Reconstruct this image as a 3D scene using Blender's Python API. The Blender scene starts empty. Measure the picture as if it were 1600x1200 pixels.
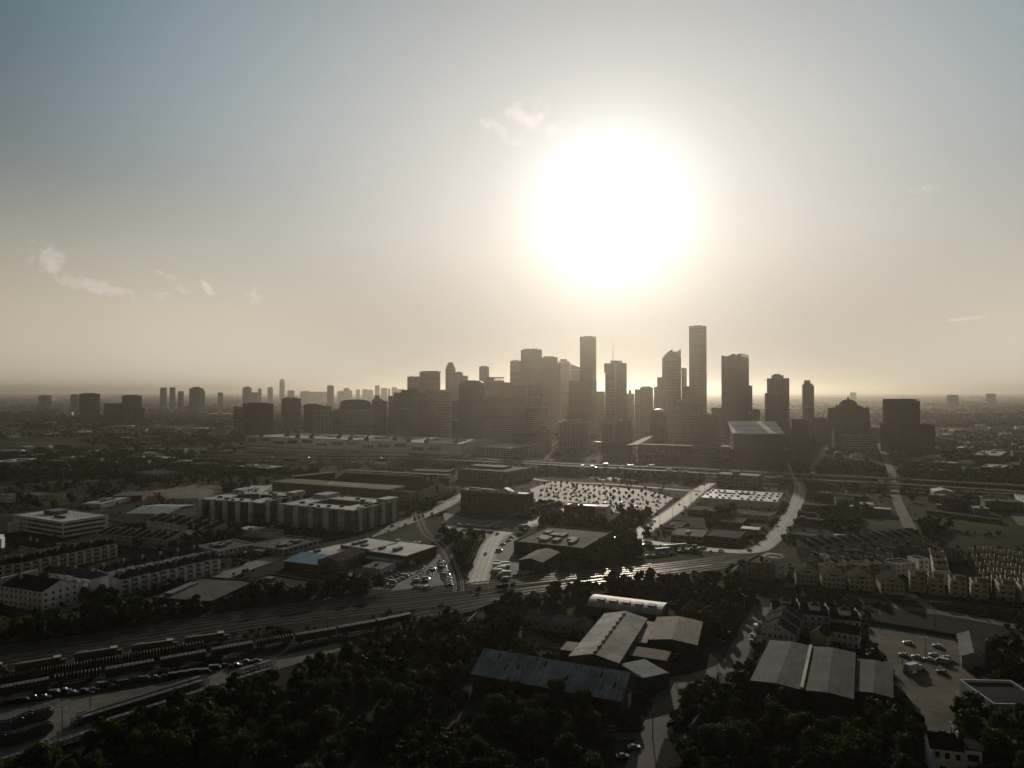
import bpy, math, random
import numpy as np
from mathutils import Vector, Matrix, noise as mnoise
rnd = random.Random(7)
sc = bpy.context.scene
COL = sc.collection
R = math.radians
# ---------------------------------------------------------------- camera
S, HZ, CAMH = 1111.0, 612.0, 120.0           # focal length in px of the 1600 px frame, horizon row, drone height
PITCH = math.atan((HZ - 600) / S)
cam = bpy.data.objects.new('camera', bpy.data.cameras.new('camera'))
COL.objects.link(cam); sc.camera = cam
cam.location = (0, 0, CAMH); cam.rotation_euler = (math.pi/2 + PITCH, 0, 0)
cam.data.sensor_width = 36; cam.data.lens = 36*S/1600
cam.data.clip_start = 1; cam.data.clip_end = 120000
# ---------------------------------------------------------------- sun, sky, exposure
SUN_AZ, SUN_EL = math.atan((955-800)/S), math.atan((HZ-332)/S)      # to the right of +Y / above the horizon
SD = Vector((math.sin(SUN_AZ)*math.cos(SUN_EL), math.cos(SUN_AZ)*math.cos(SUN_EL), math.sin(SUN_EL)))
sun = bpy.data.objects.new('sun', bpy.data.lights.new('sun', 'SUN'))
COL.objects.link(sun); sun.data.energy = 3.0; sun.data.angle = R(0.5); sun.data.color = (1.0, .89, .73)
sun.rotation_euler = SD.to_track_quat('Z', 'Y').to_euler()
sc.view_settings.view_transform = 'Standard'; sc.view_settings.look = 'None'
sc.view_settings.gamma = 1; sc.view_settings.use_curve_mapping = False
sc.view_settings.exposure = -0.55
HAZE_DENS, HAZE_G = 0.62e-4, 0.79
cy = sc.cycles
cy.max_bounces = 4; cy.diffuse_bounces = 2; cy.glossy_bounces = 2; cy.transmission_bounces = 2
cy.volume_bounces = 0; cy.use_denoising = True; cy.sample_clamp_indirect = 4; cy.use_adaptive_sampling = True
cy.adaptive_threshold = 0.02
world = bpy.data.worlds.new('World'); sc.world = world; world.use_nodes = True
NT = world.node_tree; NT.nodes.clear()
def N(nt, t, **k):
    n = nt.nodes.new(t)
    for a, b in k.items(): setattr(n, a, b)
    return n
def M_(nt, op, a, b=None, c=None, clamp=False):
    n = N(nt, 'ShaderNodeMath', operation=op, use_clamp=clamp)
    for i, x in enumerate((a, b, c)):
        if x is None: continue
        if isinstance(x, (int, float)): n.inputs[i].default_value = x
        else: nt.links.new(x, n.inputs[i])
    return n.outputs[0]
def V_(nt, op, a, b=None):
    n = N(nt, 'ShaderNodeVectorMath', operation=op)
    for i, x in enumerate((a, b)):
        if x is None: continue
        if isinstance(x, (tuple, list, Vector)): n.inputs[i].default_value = tuple(x)
        elif isinstance(x, (int, float)): n.inputs['Scale'].default_value = x
        else: nt.links.new(x, n.inputs['Scale'] if (op == 'SCALE' and i == 1) else n.inputs[i])
    return n
def MIX(nt, f, a, b):
    n = N(nt, 'ShaderNodeMix', data_type='RGBA')
    for k, x in ((0, f), (6, a), (7, b)):
        if isinstance(x, (int, float)): n.inputs[k].default_value = x
        elif isinstance(x, tuple): n.inputs[k].default_value = (*x, 1) if len(x) == 3 else x
        else: nt.links.new(x, n.inputs[k])
    return n.outputs[2]
def SS(nt, x, lo, hi):                       # smoothstep
    n = N(nt, 'ShaderNodeMapRange', interpolation_type='SMOOTHSTEP')
    nt.links.new(x, n.inputs[0]); n.inputs[1].default_value = lo; n.inputs[2].default_value = hi
    return n.outputs[0]
def build_world():
    nt = NT
    tc = N(nt, 'ShaderNodeTexCoord'); D = tc.outputs['Generated']
    sky = N(nt, 'ShaderNodeTexSky', sky_type='NISHITA', sun_disc=False, sun_elevation=SUN_EL, sun_rotation=SUN_AZ,
            altitude=120, air_density=1.0, dust_density=2.5, ozone_density=1.0)
    dot = V_(nt, 'DOT_PRODUCT', D, SD).outputs['Value']
    ang = M_(nt, 'MULTIPLY', M_(nt, 'ARCCOSINE', M_(nt, 'MINIMUM', dot, 1.0)), 57.2958)
    sep = N(nt, 'ShaderNodeSeparateXYZ'); nt.links.new(D, sep.inputs[0])
    el = M_(nt, 'MULTIPLY', M_(nt, 'ARCSINE', sep.outputs[2]), 57.2958)
    # aureole of the hazy sun: broad lobe + bright core
    broad = M_(nt, 'MULTIPLY', M_(nt, 'EXPONENT', M_(nt, 'MULTIPLY', M_(nt, 'POWER', M_(nt, 'DIVIDE', ang, 38.0), 1.35), -1.0)), 1.24)
    broad = M_(nt, 'MULTIPLY', broad, M_(nt, 'SUBTRACT', 1.0, M_(nt, 'MULTIPLY', SS(nt, el, 12.0, 42.0), 0.36)))
    broad = M_(nt, 'MULTIPLY', broad, M_(nt, 'SUBTRACT', 1.0, M_(nt, 'MULTIPLY', M_(nt, 'MULTIPLY', SS(nt, ang, 30.0, 54.0), SS(nt, el, 8.0, 24.0)), 0.42)))
    broad = M_(nt, 'MULTIPLY', broad, M_(nt, 'SUBTRACT', 1.0, M_(nt, 'MULTIPLY', M_(nt, 'MULTIPLY', M_(nt, 'SUBTRACT', 1.0, SS(nt, el, 1.0, 13.0)), SS(nt, dot, .86, .985)), 0.42)))
    a2 = M_(nt, 'POWER', M_(nt, 'DIVIDE', ang, 5.0), 2.0)
    core = M_(nt, 'MULTIPLY', M_(nt, 'EXPONENT', M_(nt, 'MULTIPLY', a2, -1.0)), 1.05)
    halo = M_(nt, 'MULTIPLY', M_(nt, 'EXPONENT', M_(nt, 'DIVIDE', ang, -5.5)), 0.34)
    # colours
    far = SS(nt, ang, 10.0, 46.0)
    high = SS(nt, el, 3.0, 27.0)
    warm = MIX(nt, far, (1.0, .92, .80), (1.0, .93, .75))
    cool = MIX(nt, far, (1.0, .985, .94), (.66, .96, 1.16))
    tint = MIX(nt, high, warm, cool)
    bl = V_(nt, 'SCALE', tint, broad).outputs[0]
    cr = V_(nt, 'SCALE', (1.0, .985, .96), M_(nt, 'ADD', core, halo)).outputs[0]
    low = V_(nt, 'SCALE', (.86, .73, .54), M_(nt, 'MULTIPLY', M_(nt, 'MULTIPLY', M_(nt, 'SUBTRACT', 1.0, SS(nt, el, 1.0, 17.0)), M_(nt, 'SUBTRACT', 1.0, M_(nt, 'MULTIPLY', SS(nt, dot, 0.80, 0.99), 0.80))), 0.56)).outputs[0]
    tot = V_(nt, 'ADD', bl, cr).outputs[0]
    tot = V_(nt, 'ADD', tot, low).outputs[0]
    ns = V_(nt, 'SCALE', sky.outputs[0], 0.0).outputs[0]
    tot = V_(nt, 'ADD', tot, ns).outputs[0]
    # a few scraps of cloud, each a patch of billow noise round its own direction in the sky
    nz = N(nt, 'ShaderNodeTexNoise'); nz.inputs['Scale'].default_value = 60; nz.inputs['Detail'].default_value = 9
    nz.inputs['Roughness'].default_value = .62; nz.inputs['Distortion'].default_value = .5; nt.links.new(D, nz.inputs[0])
    nz2 = N(nt, 'ShaderNodeTexNoise'); nz2.inputs['Scale'].default_value = 14; nz2.inputs['Detail'].default_value = 4; nt.links.new(D, nz2.inputs[0])
    acc = None
    for (px, py, rx, ry, tilt, amp) in CLOUDS:
        X, Y, Z = ray(px, py); d = Vector((X, Y, Z)).normalized()
        rt = d.cross(Vector((0, 0, 1))).normalized(); up = rt.cross(d)
        c, s = math.cos(R(tilt)), math.sin(R(tilt))
        e1 = (rt*c + up*s)*(S/rx); e2 = (up*c - rt*s)*(S/ry)
        sub = V_(nt, 'SUBTRACT', D, d).outputs[0]
        p = V_(nt, 'DOT_PRODUCT', sub, e1).outputs['Value']; q = V_(nt, 'DOT_PRODUCT', sub, e2).outputs['Value']
        r2 = M_(nt, 'ADD', M_(nt, 'MULTIPLY', p, p), M_(nt, 'MULTIPLY', q, q))
        m = M_(nt, 'SUBTRACT', 1.0, r2, clamp=True)
        m = M_(nt, 'MULTIPLY', m, amp)
        acc = m if acc is None else M_(nt, 'MAXIMUM', acc, m)
    v = M_(nt, 'ADD', M_(nt, 'MULTIPLY', acc, 0.52), M_(nt, 'MULTIPLY', M_(nt, 'SUBTRACT', nz.outputs[0], 0.5), 3.0))
    v = M_(nt, 'ADD', v, M_(nt, 'MULTIPLY', M_(nt, 'SUBTRACT', nz2.outputs[0], 0.5), 0.8))
    cl = M_(nt, 'MULTIPLY', SS(nt, v, 0.05, 0.8), SS(nt, acc, 0.0, 0.3))
    cl = M_(nt, 'MULTIPLY', cl, 0.6)
    ccol = V_(nt, 'ADD', V_(nt, 'SCALE', (.95, .86, .76), M_(nt, 'MULTIPLY', broad, 1.0)).outputs[0], (.60, .53, .48)).outputs[0]
    tot = MIX(nt, cl, tot, ccol)
    bg = N(nt, 'ShaderNodeBackground'); nt.links.new(tot, bg.inputs[0]); bg.inputs[1].default_value = 1.0
    out = N(nt, 'ShaderNodeOutputWorld'); nt.links.new(bg.outputs[0], out.inputs[0])
    world.cycles.sampling_method = 'MANUAL'; world.cycles.sample_map_resolution = 1024
CLOUDS = [(78,405,36,22,-30,1),(110,430,34,18,-32,1),(150,447,36,12,-22,1),(185,457,30,9,-10,.8),(262,432,20,7,-20,.7),(282,450,16,7,-30,.7),
          (252,462,14,8,0,.6),(326,452,20,6,-50,.6),(345,467,12,6,-30,.5),(395,463,24,15,5,.9),(825,180,40,26,10,1),(800,212,34,18,0,.95),
          (862,195,26,18,-20,.9),(775,197,26,10,-18,.9),(1440,296,28,8,0,.6),(1520,497,70,3,3,.45)]
# ---------------------------------------------------------------- picture rays -> places on the ground
def ray(px, py):
    X, U = px-800.0, 600.0-py
    return X, S*math.cos(PITCH)-U*math.sin(PITCH), S*math.sin(PITCH)+U*math.cos(PITCH)
def G(px, py, z=0.0):
    X, Y, Z = ray(px, py); t = (z-CAMH)/Z
    return Vector((X*t, Y*t))
def G3(px, py, z=0.0):
    g = G(px, py, z); return Vector((g.x, g.y, z))
def KX(px): X, Y, _ = ray(px, HZ); return X/Y
def ZAT(py, D): X, Y, Z = ray(800, py); return CAMH + Z/Y*D
build_world()
# ---------------------------------------------------------------- mesh + object helpers
class MB:
    def __init__(s): s.v = []; s.f = []; s.m = []
    def poly(s, pts, mi=0):
        b = len(s.v); s.v += [tuple(p) for p in pts]; s.f.append(tuple(range(b, b+len(pts)))); s.m.append(mi); return s
    def box(s, x0, x1, y0, y1, z0, z1, mi=0):
        b = len(s.v); s.v += [(x0,y0,z0),(x1,y0,z0),(x1,y1,z0),(x0,y1,z0),(x0,y0,z1),(x1,y0,z1),(x1,y1,z1),(x0,y1,z1)]
        s.f += [(b,b+3,b+2,b+1),(b+4,b+5,b+6,b+7),(b,b+1,b+5,b+4),(b+1,b+2,b+6,b+5),(b+2,b+3,b+7,b+6),(b+3,b,b+4,b+7)]; s.m += [mi]*6; return s
    def prism(s, pts, z0, z1, mi=0, top=None):       # pts: 2d outline (CCW)
        n = len(pts); b = len(s.v)
        z1s = z1 if isinstance(z1, (list, tuple)) else [z1]*n
        s.v += [(p[0],p[1],z0) for p in pts] + [(p[0],p[1],z) for p, z in zip(pts, z1s)]
        s.f.append(tuple(range(b+n, b+2*n))); s.m.append(mi if top is None else top)
        s.f.append(tuple(range(b+n-1, b-1, -1))); s.m.append(mi)
        for i in range(n):
            j = (i+1) % n; s.f.append((b+i, b+j, b+n+j, b+n+i)); s.m.append(mi)
        return s
    def prof(s, pts, y0, y1, mi=0):                   # pts: (x,z) profile extruded along y
        n = len(pts); b = len(s.v)
        s.v += [(p[0],y0,p[1]) for p in pts] + [(p[0],y1,p[1]) for p in pts]
        s.f.append(tuple(range(b, b+n))); s.f.append(tuple(range(b+2*n-1, b+n-1, -1))); s.m += [mi]*2
        for i in range(n):
            j = (i+1) % n; s.f.append((b+j, b+i, b+n+i, b+n+j)); s.m.append(mi)
        return s
    def cyl(s, x, y, z0, z1, r0, r1=None, n=10, mi=0):
        r1 = r0 if r1 is None else r1; b = len(s.v)
        for z, r in ((z0, r0), (z1, r1)): s.v += [(x+r*math.cos(2*math.pi*i/n), y+r*math.sin(2*math.pi*i/n), z) for i in range(n)]
        for i in range(n):
            j = (i+1) % n; s.f.append((b+i, b+j, b+n+j, b+n+i)); s.m.append(mi)
        s.f.append(tuple(range(b+n, b+2*n))); s.f.append(tuple(range(b+n-1, b-1, -1))); s.m += [mi]*2; return s
    def bar(s, a, b_, w, h=None, mi=0, n=4):
        a = Vector(a); b_ = Vector(b_); h = w if h is None else h; d = (b_-a).normalized()
        up = Vector((0,0,1)) if abs(d.z) < .95 else Vector((1,0,0))
        u = d.cross(up).normalized(); v = u.cross(d); k = len(s.v)
        for p in (a, b_):
            for i in range(n):
                t = math.pi/4*(1 if n == 4 else 0) + 2*math.pi*i/n; q = 1.414/2 if n == 4 else .5
                s.v.append(tuple(p + u*(math.cos(t)*w*q) + v*(math.sin(t)*h*q)))
        for i in range(n):
            j = (i+1) % n; s.f.append((k+i, k+j, k+n+j, k+n+i)); s.m.append(mi)
        s.f.append(tuple(range(k+n, k+2*n))); s.f.append(tuple(range(k+n-1, k-1, -1))); s.m += [mi]*2; return s
    def mesh(s, name, mats):
        me = bpy.data.meshes.new(name); me.from_pydata(s.v, [], s.f)
        for m in (mats if isinstance(mats, (list, tuple)) else [mats]): me.materials.append(m)
        me.polygons.foreach_set('material_index', s.m); me.update(); return me
    def build(s, name, mats, parent=None, loc=(0,0,0), rz=0):
        o = bpy.data.objects.new(name, s.mesh(name, mats)); COL.objects.link(o); o.location = loc; o.rotation_euler = (0,0,rz)
        if parent: o.parent = parent
        return o
def tag(o, label=None, cat=None, group=None, kind=None):
    for k, v in (('label', label), ('category', cat), ('group', group), ('kind', kind)):
        if v: o[k] = v
    return o
def thing(name, label, cat, loc=(0,0,0), rz=0, group=None):
    o = bpy.data.objects.new(name, None); COL.objects.link(o); o.empty_display_size = .5
    o.location = loc; o.rotation_euler = (0,0,rz); return tag(o, label, cat, group)
def place(me, name, parent, loc=(0,0,0), rz=0):
    o = bpy.data.objects.new(name, me); COL.objects.link(o); o.parent = parent; o.location = loc; o.rotation_euler = (0,0,rz); return o
def dup(o, loc=None, rz=None, label=None, group=None, parent=None, kids=None):
    c = o.copy(); COL.objects.link(c); c.parent = parent
    if parent is None:
        if loc is not None: c.location = loc
        if rz is not None: c.rotation_euler = (0,0,rz)
        if label: c['label'] = label
        if group: c['group'] = group
    for ch in KIDS.get(o.name, []): dup(ch, parent=c)
    return c
KIDS = {}
def note(root):                                   # remember the children of a prototype (deep) for dup
    def rec(o):
        KIDS[o.name] = [c for c in COL.objects if c.parent == o]
        for c in KIDS[o.name]: rec(c)
    rec(root); return root
# ---------------------------------------------------------------- materials
MATS = {}
def mat(name, col, rough=.8, spec=.3, var=.25, scale=.15, metal=0, col2=None, stripe=None, trans=0, rvar=0, fine=1.2):
    if name in MATS: return MATS[name]
    m = bpy.data.materials.new(name); m.use_nodes = True; nt = m.node_tree; b = nt.nodes['Principled BSDF']
    tc = N(nt, 'ShaderNodeTexCoord'); P = tc.outputs['Object']
    n1 = N(nt, 'ShaderNodeTexNoise'); n1.inputs['Scale'].default_value = scale; n1.inputs['Detail'].default_value = 5; nt.links.new(P, n1.inputs[0])
    n2 = N(nt, 'ShaderNodeTexNoise'); n2.inputs['Scale'].default_value = fine; n2.inputs['Detail'].default_value = 3; nt.links.new(P, n2.inputs[0])
    f = M_(nt, 'ADD', M_(nt, 'MULTIPLY', n1.outputs[0], .65), M_(nt, 'MULTIPLY', n2.outputs[0], .35))
    f = SS(nt, f, .36, .64)
    lo = tuple(c*(1-var) for c in col); hi = tuple(min(1, c*(1+var)) for c in col)
    c = MIX(nt, f, lo, hi if col2 is None else col2)
    if rvar:
        oi = N(nt, 'ShaderNodeObjectInfo'); k = M_(nt, 'ADD', M_(nt, 'MULTIPLY', oi.outputs['Random'], 2*rvar), 1-rvar)
        c = V_(nt, 'SCALE', c, k).outputs[0]
    if stripe:                                    # (axis, period, width share, factor): seams of sheet roofs, joints, etc.
        ax, per, sh, fac = stripe
        sp = N(nt, 'ShaderNodeSeparateXYZ'); nt.links.new(P, sp.inputs[0])
        fr = M_(nt, 'FRACT', M_(nt, 'DIVIDE', sp.outputs[ax], per))
        s_ = M_(nt, 'LESS_THAN', fr, sh)
        mp = N(nt, 'ShaderNodeMapping'); mp.inputs['Scale'].default_value = (.9,.12,.12) if ax == 0 else (.12,.9,.12); nt.links.new(P, mp.inputs[0]); n3 = N(nt, 'ShaderNodeTexNoise'); n3.inputs['Scale'].default_value = 1.0; n3.inputs['Detail'].default_value = 6; nt.links.new(mp.outputs[0], n3.inputs[0])
        c = MIX(nt, M_(nt, 'MULTIPLY', SS(nt, n3.outputs[0], .5, .72), .75), c, V_(nt, 'MULTIPLY', c, (.42,.36,.30)).outputs[0])
        wn_ = N(nt, 'ShaderNodeTexWhiteNoise', noise_dimensions='2D'); cb = N(nt, 'ShaderNodeCombineXYZ')
        nt.links.new(M_(nt, 'FLOOR', M_(nt, 'DIVIDE', sp.outputs[ax], per)), cb.inputs[0]); nt.links.new(M_(nt, 'FLOOR', M_(nt, 'DIVIDE', sp.outputs[1 if ax == 0 else 0], 5.5)), cb.inputs[1]); nt.links.new(cb.outputs[0], wn_.inputs[0])
        c = V_(nt, 'SCALE', c, M_(nt, 'ADD', M_(nt, 'MULTIPLY', wn_.outputs[0], .38), .80)).outputs[0]
        c = MIX(nt, s_, c, V_(nt, 'SCALE', c, fac).outputs[0])
    nt.links.new(c, b.inputs['Base Color'])
    b.inputs['Roughness'].default_value = rough; b.inputs['Specular IOR Level'].default_value = spec; b.inputs['Metallic'].default_value = metal
    if trans:
        out = nt.nodes['Material Output']; t = N(nt, 'ShaderNodeBsdfTranslucent'); nt.links.new(V_(nt, 'MULTIPLY', c, (1.3, 1.5, .6)).outputs[0], t.inputs[0])
        mx = N(nt, 'ShaderNodeMixShader'); mx.inputs[0].default_value = trans
        nt.links.new(b.outputs[0], mx.inputs[1]); nt.links.new(t.outputs[0], mx.inputs[2]); nt.links.new(mx.outputs[0], out.inputs[0])
    MATS[name] = m; return m
concrete = mat('concrete', (.26,.25,.23), .8, .3)
pale = mat('pale_wall', (.50,.49,.47), .75, .3)
white = mat('white_wall', (.74,.75,.77), .7, .3, var=.12)
creamw = mat('cream_wall', (.55,.50,.40), .8, .3, var=.15)
brick = mat('red_brick', (.13,.055,.04), .85, .2, fine=2.5)
brown = mat('brown_brick', (.085,.062,.05), .85, .2)
tan = mat('tan_stone', (.32,.27,.20), .85, .2)
dgrey = mat('dark_grey_wall', (.06,.06,.062), .8, .2)
mgrey = mat('grey_wall', (.19,.19,.195), .8, .2)
teal = mat('teal_glass_wall', (.05,.09,.09), .5, .4, var=.15)
glass = mat('dark_glass', (.018,.022,.028), .22, .5, var=.3, scale=.05)
gdark = mat('brown_glass', (.03,.024,.018), .35, .4, var=.3, scale=.05)
winm = mat('window_glass', (.012,.014,.018), .15, .5, var=.2)
shingle = mat('dark_shingles', (.022,.022,.025), .95, .03, var=.35, fine=3)
gshing = mat('grey_shingles', (.06,.06,.075), .95, .05, var=.3, fine=3)
wroof = mat('white_membrane_roof', (.5,.48,.44), .55, .35, var=.3, scale=.05)
groof = mat('gravel_roof', (.11,.105,.095), .9, .1, var=.35, scale=.06)
droof = mat('dark_roof', (.035,.033,.031), .95, .05, var=.4, scale=.06)
metr = mat('blue_grey_metal_roof', (.34,.37,.41), .6, .3, var=.28, scale=.12, stripe=(0, .9, .12, .8), fine=.5)
metr2 = mat('weathered_metal_roof', (.22,.205,.185), .75, .15, var=.55, scale=.10, stripe=(1, 1.0, .15, .7), fine=.5)
metl = mat('light_metal_roof', (.26,.245,.215), .6, .35, var=.2, scale=.1, stripe=(0, 1.2, .1, .85))
metg = mat('grey_metal_roof', (.075,.074,.070), .8, .10, var=.25, scale=.1, stripe=(0, 3.0, .04, .5))
tanr = mat('tan_metal_roof', (.17,.145,.10), .8, .12, var=.2, scale=.1, stripe=(0, .8, .12, .85))
bluer = mat('blue_metal_roof', (.10,.28,.42), .6, .3, var=.15, stripe=(0, .8, .12, .85))
rust = mat('rusty_roof', (.16,.07,.04), .85, .2, var=.5, scale=.2, col2=(.10,.09,.085))
asphalt = mat('asphalt', (.05,.048,.045), .75, .35, var=.25, scale=.03, fine=.4)
roadc = mat('concrete_road', (.17,.155,.13), .7, .4, var=.3, scale=.03, fine=.5)
dirt = mat('dirt', (.10,.085,.06), .95, .06, var=.45, scale=.03, fine=.3)
yardc = mat('yard_paving', (.15,.14,.12), .9, .1, var=.35, scale=.02, fine=.25)
lotc = mat('lot_concrete', (.17,.145,.105), .75, .35, var=.25, scale=.03)
grass = mat('grass', (.042,.052,.014), .95, .03, var=.5, scale=.03, fine=.5)
ballast = mat('ballast', (.034,.030,.026), .95, .06, var=.35, scale=.05, fine=.8)
steel = mat('steel', (.25,.23,.20), .35, .5, metal=.8)
dsteel = mat('dark_steel', (.04,.04,.042), .5, .4)
paintw = mat('road_paint', (.55,.52,.45), .6, .3)
bark = mat('bark', (.05,.04,.03), .95, .1)
leaf = [mat('leaves_a', (.022,.032,.009), .8, .15, var=.5, scale=.35, trans=.34, rvar=.35, fine=1.5),
        mat('leaves_b', (.034,.042,.010), .8, .15, var=.5, scale=.35, trans=.34, rvar=.35, fine=1.5),
        mat('leaves_c', (.015,.025,.008), .8, .15, var=.5, scale=.35, trans=.3, rvar=.35, fine=1.5)]
paints = [mat('white_paint', (.6,.6,.6), .25, .5, var=.05), mat('silver_paint', (.32,.33,.34), .25, .5, var=.05), mat('black_paint', (.012,.012,.014), .2, .5, var=.05),
          mat('red_paint', (.22,.02,.015), .25, .5, var=.05), mat('grey_paint', (.10,.105,.11), .25, .5, var=.05), mat('blue_paint', (.03,.06,.16), .25, .5, var=.05)]
tyre = mat('rubber', (.015,.015,.015), .9, .2)
# ---------------------------------------------------------------- footprints kept free of trees and random houses
RECTS, SEGS, POLYS = [], [], []
def blocked(x, y, r=2.0):
    for (ox, oy, ux, uy, w, d) in RECTS:
        a = (x-ox)*ux + (y-oy)*uy
        if -r < a < w+r:
            b = -(x-ox)*uy + (y-oy)*ux
            if -r < b < d+r: return True
    for (ax, ay, bx, by, hw) in SEGS:
        dx, dy = bx-ax, by-ay; L = dx*dx+dy*dy
        t = 0 if L == 0 else max(0, min(1, ((x-ax)*dx+(y-ay)*dy)/L))
        if (ax+dx*t-x)**2 + (ay+dy*t-y)**2 < (hw+r)**2: return True
    for P in POLYS:
        if inpoly(x, y, P): return True
    return False
def inpoly(x, y, P):
    c = False; j = len(P)-1
    for i in range(len(P)):
        if (P[i][1] > y) != (P[j][1] > y) and x < (P[j][0]-P[i][0])*(y-P[i][1])/(P[j][1]-P[i][1])+P[i][0]: c = not c
        j = i
    return c
gb = MB(); gb.poly([(-33000,-2500,0),(33000,-2500,0),(33000,41000,0),(-33000,41000,0)])
def ground_mat():
    m = bpy.data.materials.new('ground'); m.use_nodes = True; nt = m.node_tree; b = nt.nodes['Principled BSDF']
    P = N(nt, 'ShaderNodeTexCoord').outputs['Object']
    def nz(s, d=4):
        n = N(nt, 'ShaderNodeTexNoise'); n.inputs['Scale'].default_value = s; n.inputs['Detail'].default_value = d; nt.links.new(P, n.inputs[0]); return n.outputs[0]
    c = MIX(nt, SS(nt, nz(.012), .4, .6), (.022,.026,.010), (.034,.031,.025))
    c = MIX(nt, SS(nt, nz(.05, 6), .5, .7), c, (.016,.022,.008))
    c = MIX(nt, SS(nt, nz(.0035, 6), .58, .66), c, (.065,.058,.046))
    c = MIX(nt, M_(nt, 'MULTIPLY', SS(nt, nz(.6, 4), .4, .7), .5), c, (.03,.028,.02))
    nt.links.new(c, b.inputs['Base Color']); b.inputs['Roughness'].default_value = .95; b.inputs['Specular IOR Level'].default_value = .03
    return m
tag(gb.build('ground', ground_mat()), kind='structure')
# ================================================================ buildings: local frame = front-left base corner, +x along the front, +y away
def frame(A, B, C, h, depth=None, reg=True):
    a, b = G(A[0],A[1],h), G(B[0],B[1],h); u = b-a; w = u.length; u /= w; v = Vector((-u.y, u.x))
    if C is not None:
        c = G(C[0],C[1],h); e = c-b; L = e.length
        if L > w*1.05:
            v = e/L; u = Vector((v.y, -v.x)); w = (b-a).dot(u); d = L; a = b-u*w
        else: d = max(3, e.dot(v))
    else: d = depth
    if reg: RECTS.append((a.x, a.y, u.x, u.y, w, d))
    return a, math.atan2(u.y, u.x), w, d
def facade(mb, w, d, z0, z1, fl, bay, sty, t=.35, mi=0, side=True):
    """raised cladding round a glass core: b = floor bands, r = upright ribs"""
    n = max(2, int(round((z1-z0)/fl))); fh = (z1-z0)/n
    if 'b' in sty:
        k = .45 if 'B' not in sty else .62
        for i in range(n+1):
            z = z0+i*fh; za, zb = max(z0, z-fh*k/2), min(z1, z+fh*k/2)
            if zb-za > .05: mb.box(-t, w+t, -t, d+t, za, zb, mi)
    if 'r' in sty:
        tw = bay*(.4 if 'R' in sty else .22); t2 = t+.12
        for L, ax in ((w, 0), (d, 1)):
            m = max(1, int(round(L/bay)))
            for i in range(m+1):
                c = i*L/m; a, b = max(-t2, c-tw/2), min(L+t2, c+tw/2)
                if ax == 0: mb.box(a, b, -t2, .2, z0, z1, mi); mb.box(a, b, d-.2, d+t2, z0, z1, mi)
                else: mb.box(-t2, .2, a, b, z0, z1, mi); mb.box(w-.2, w+t2, a, b, z0, z1, mi)
def tframe(x0, xc, x1, D, th, depth=None):
    kc, k0, k1 = KX(xc), KX(x0), KX(x1); t = R(th); X = kc*D; s_, c_ = math.sin(t), math.cos(t)
    w = (X-k0*D)/(c_+k0*s_)
    d = (k1*D-X)/(s_-k1*c_) if x1 > xc+.4 else 0
    if not (0 < d < 140): d = depth or max(18, .8*w)
    if depth: d = depth
    a = Vector((X-w*c_, D+w*s_)); RECTS.append((a.x, a.y, c_, -s_, w, d))
    return a, -t, w, d
def units(root, w, d, z, n, r, m, hmax=3.5):
    for i in range(n):
        sx, sy = r.uniform(.06,.16)*w, r.uniform(.12,.28)*d; x, y = r.uniform(.05,.8)*(w-sx), r.uniform(.08,.7)*(d-sy)
        b = MB().box(x, x+sx, y, y+sy, z-.2, z+r.uniform(.4,1)*hmax)
        b.build('rooftop_unit', m, root)
TN = 0
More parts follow.
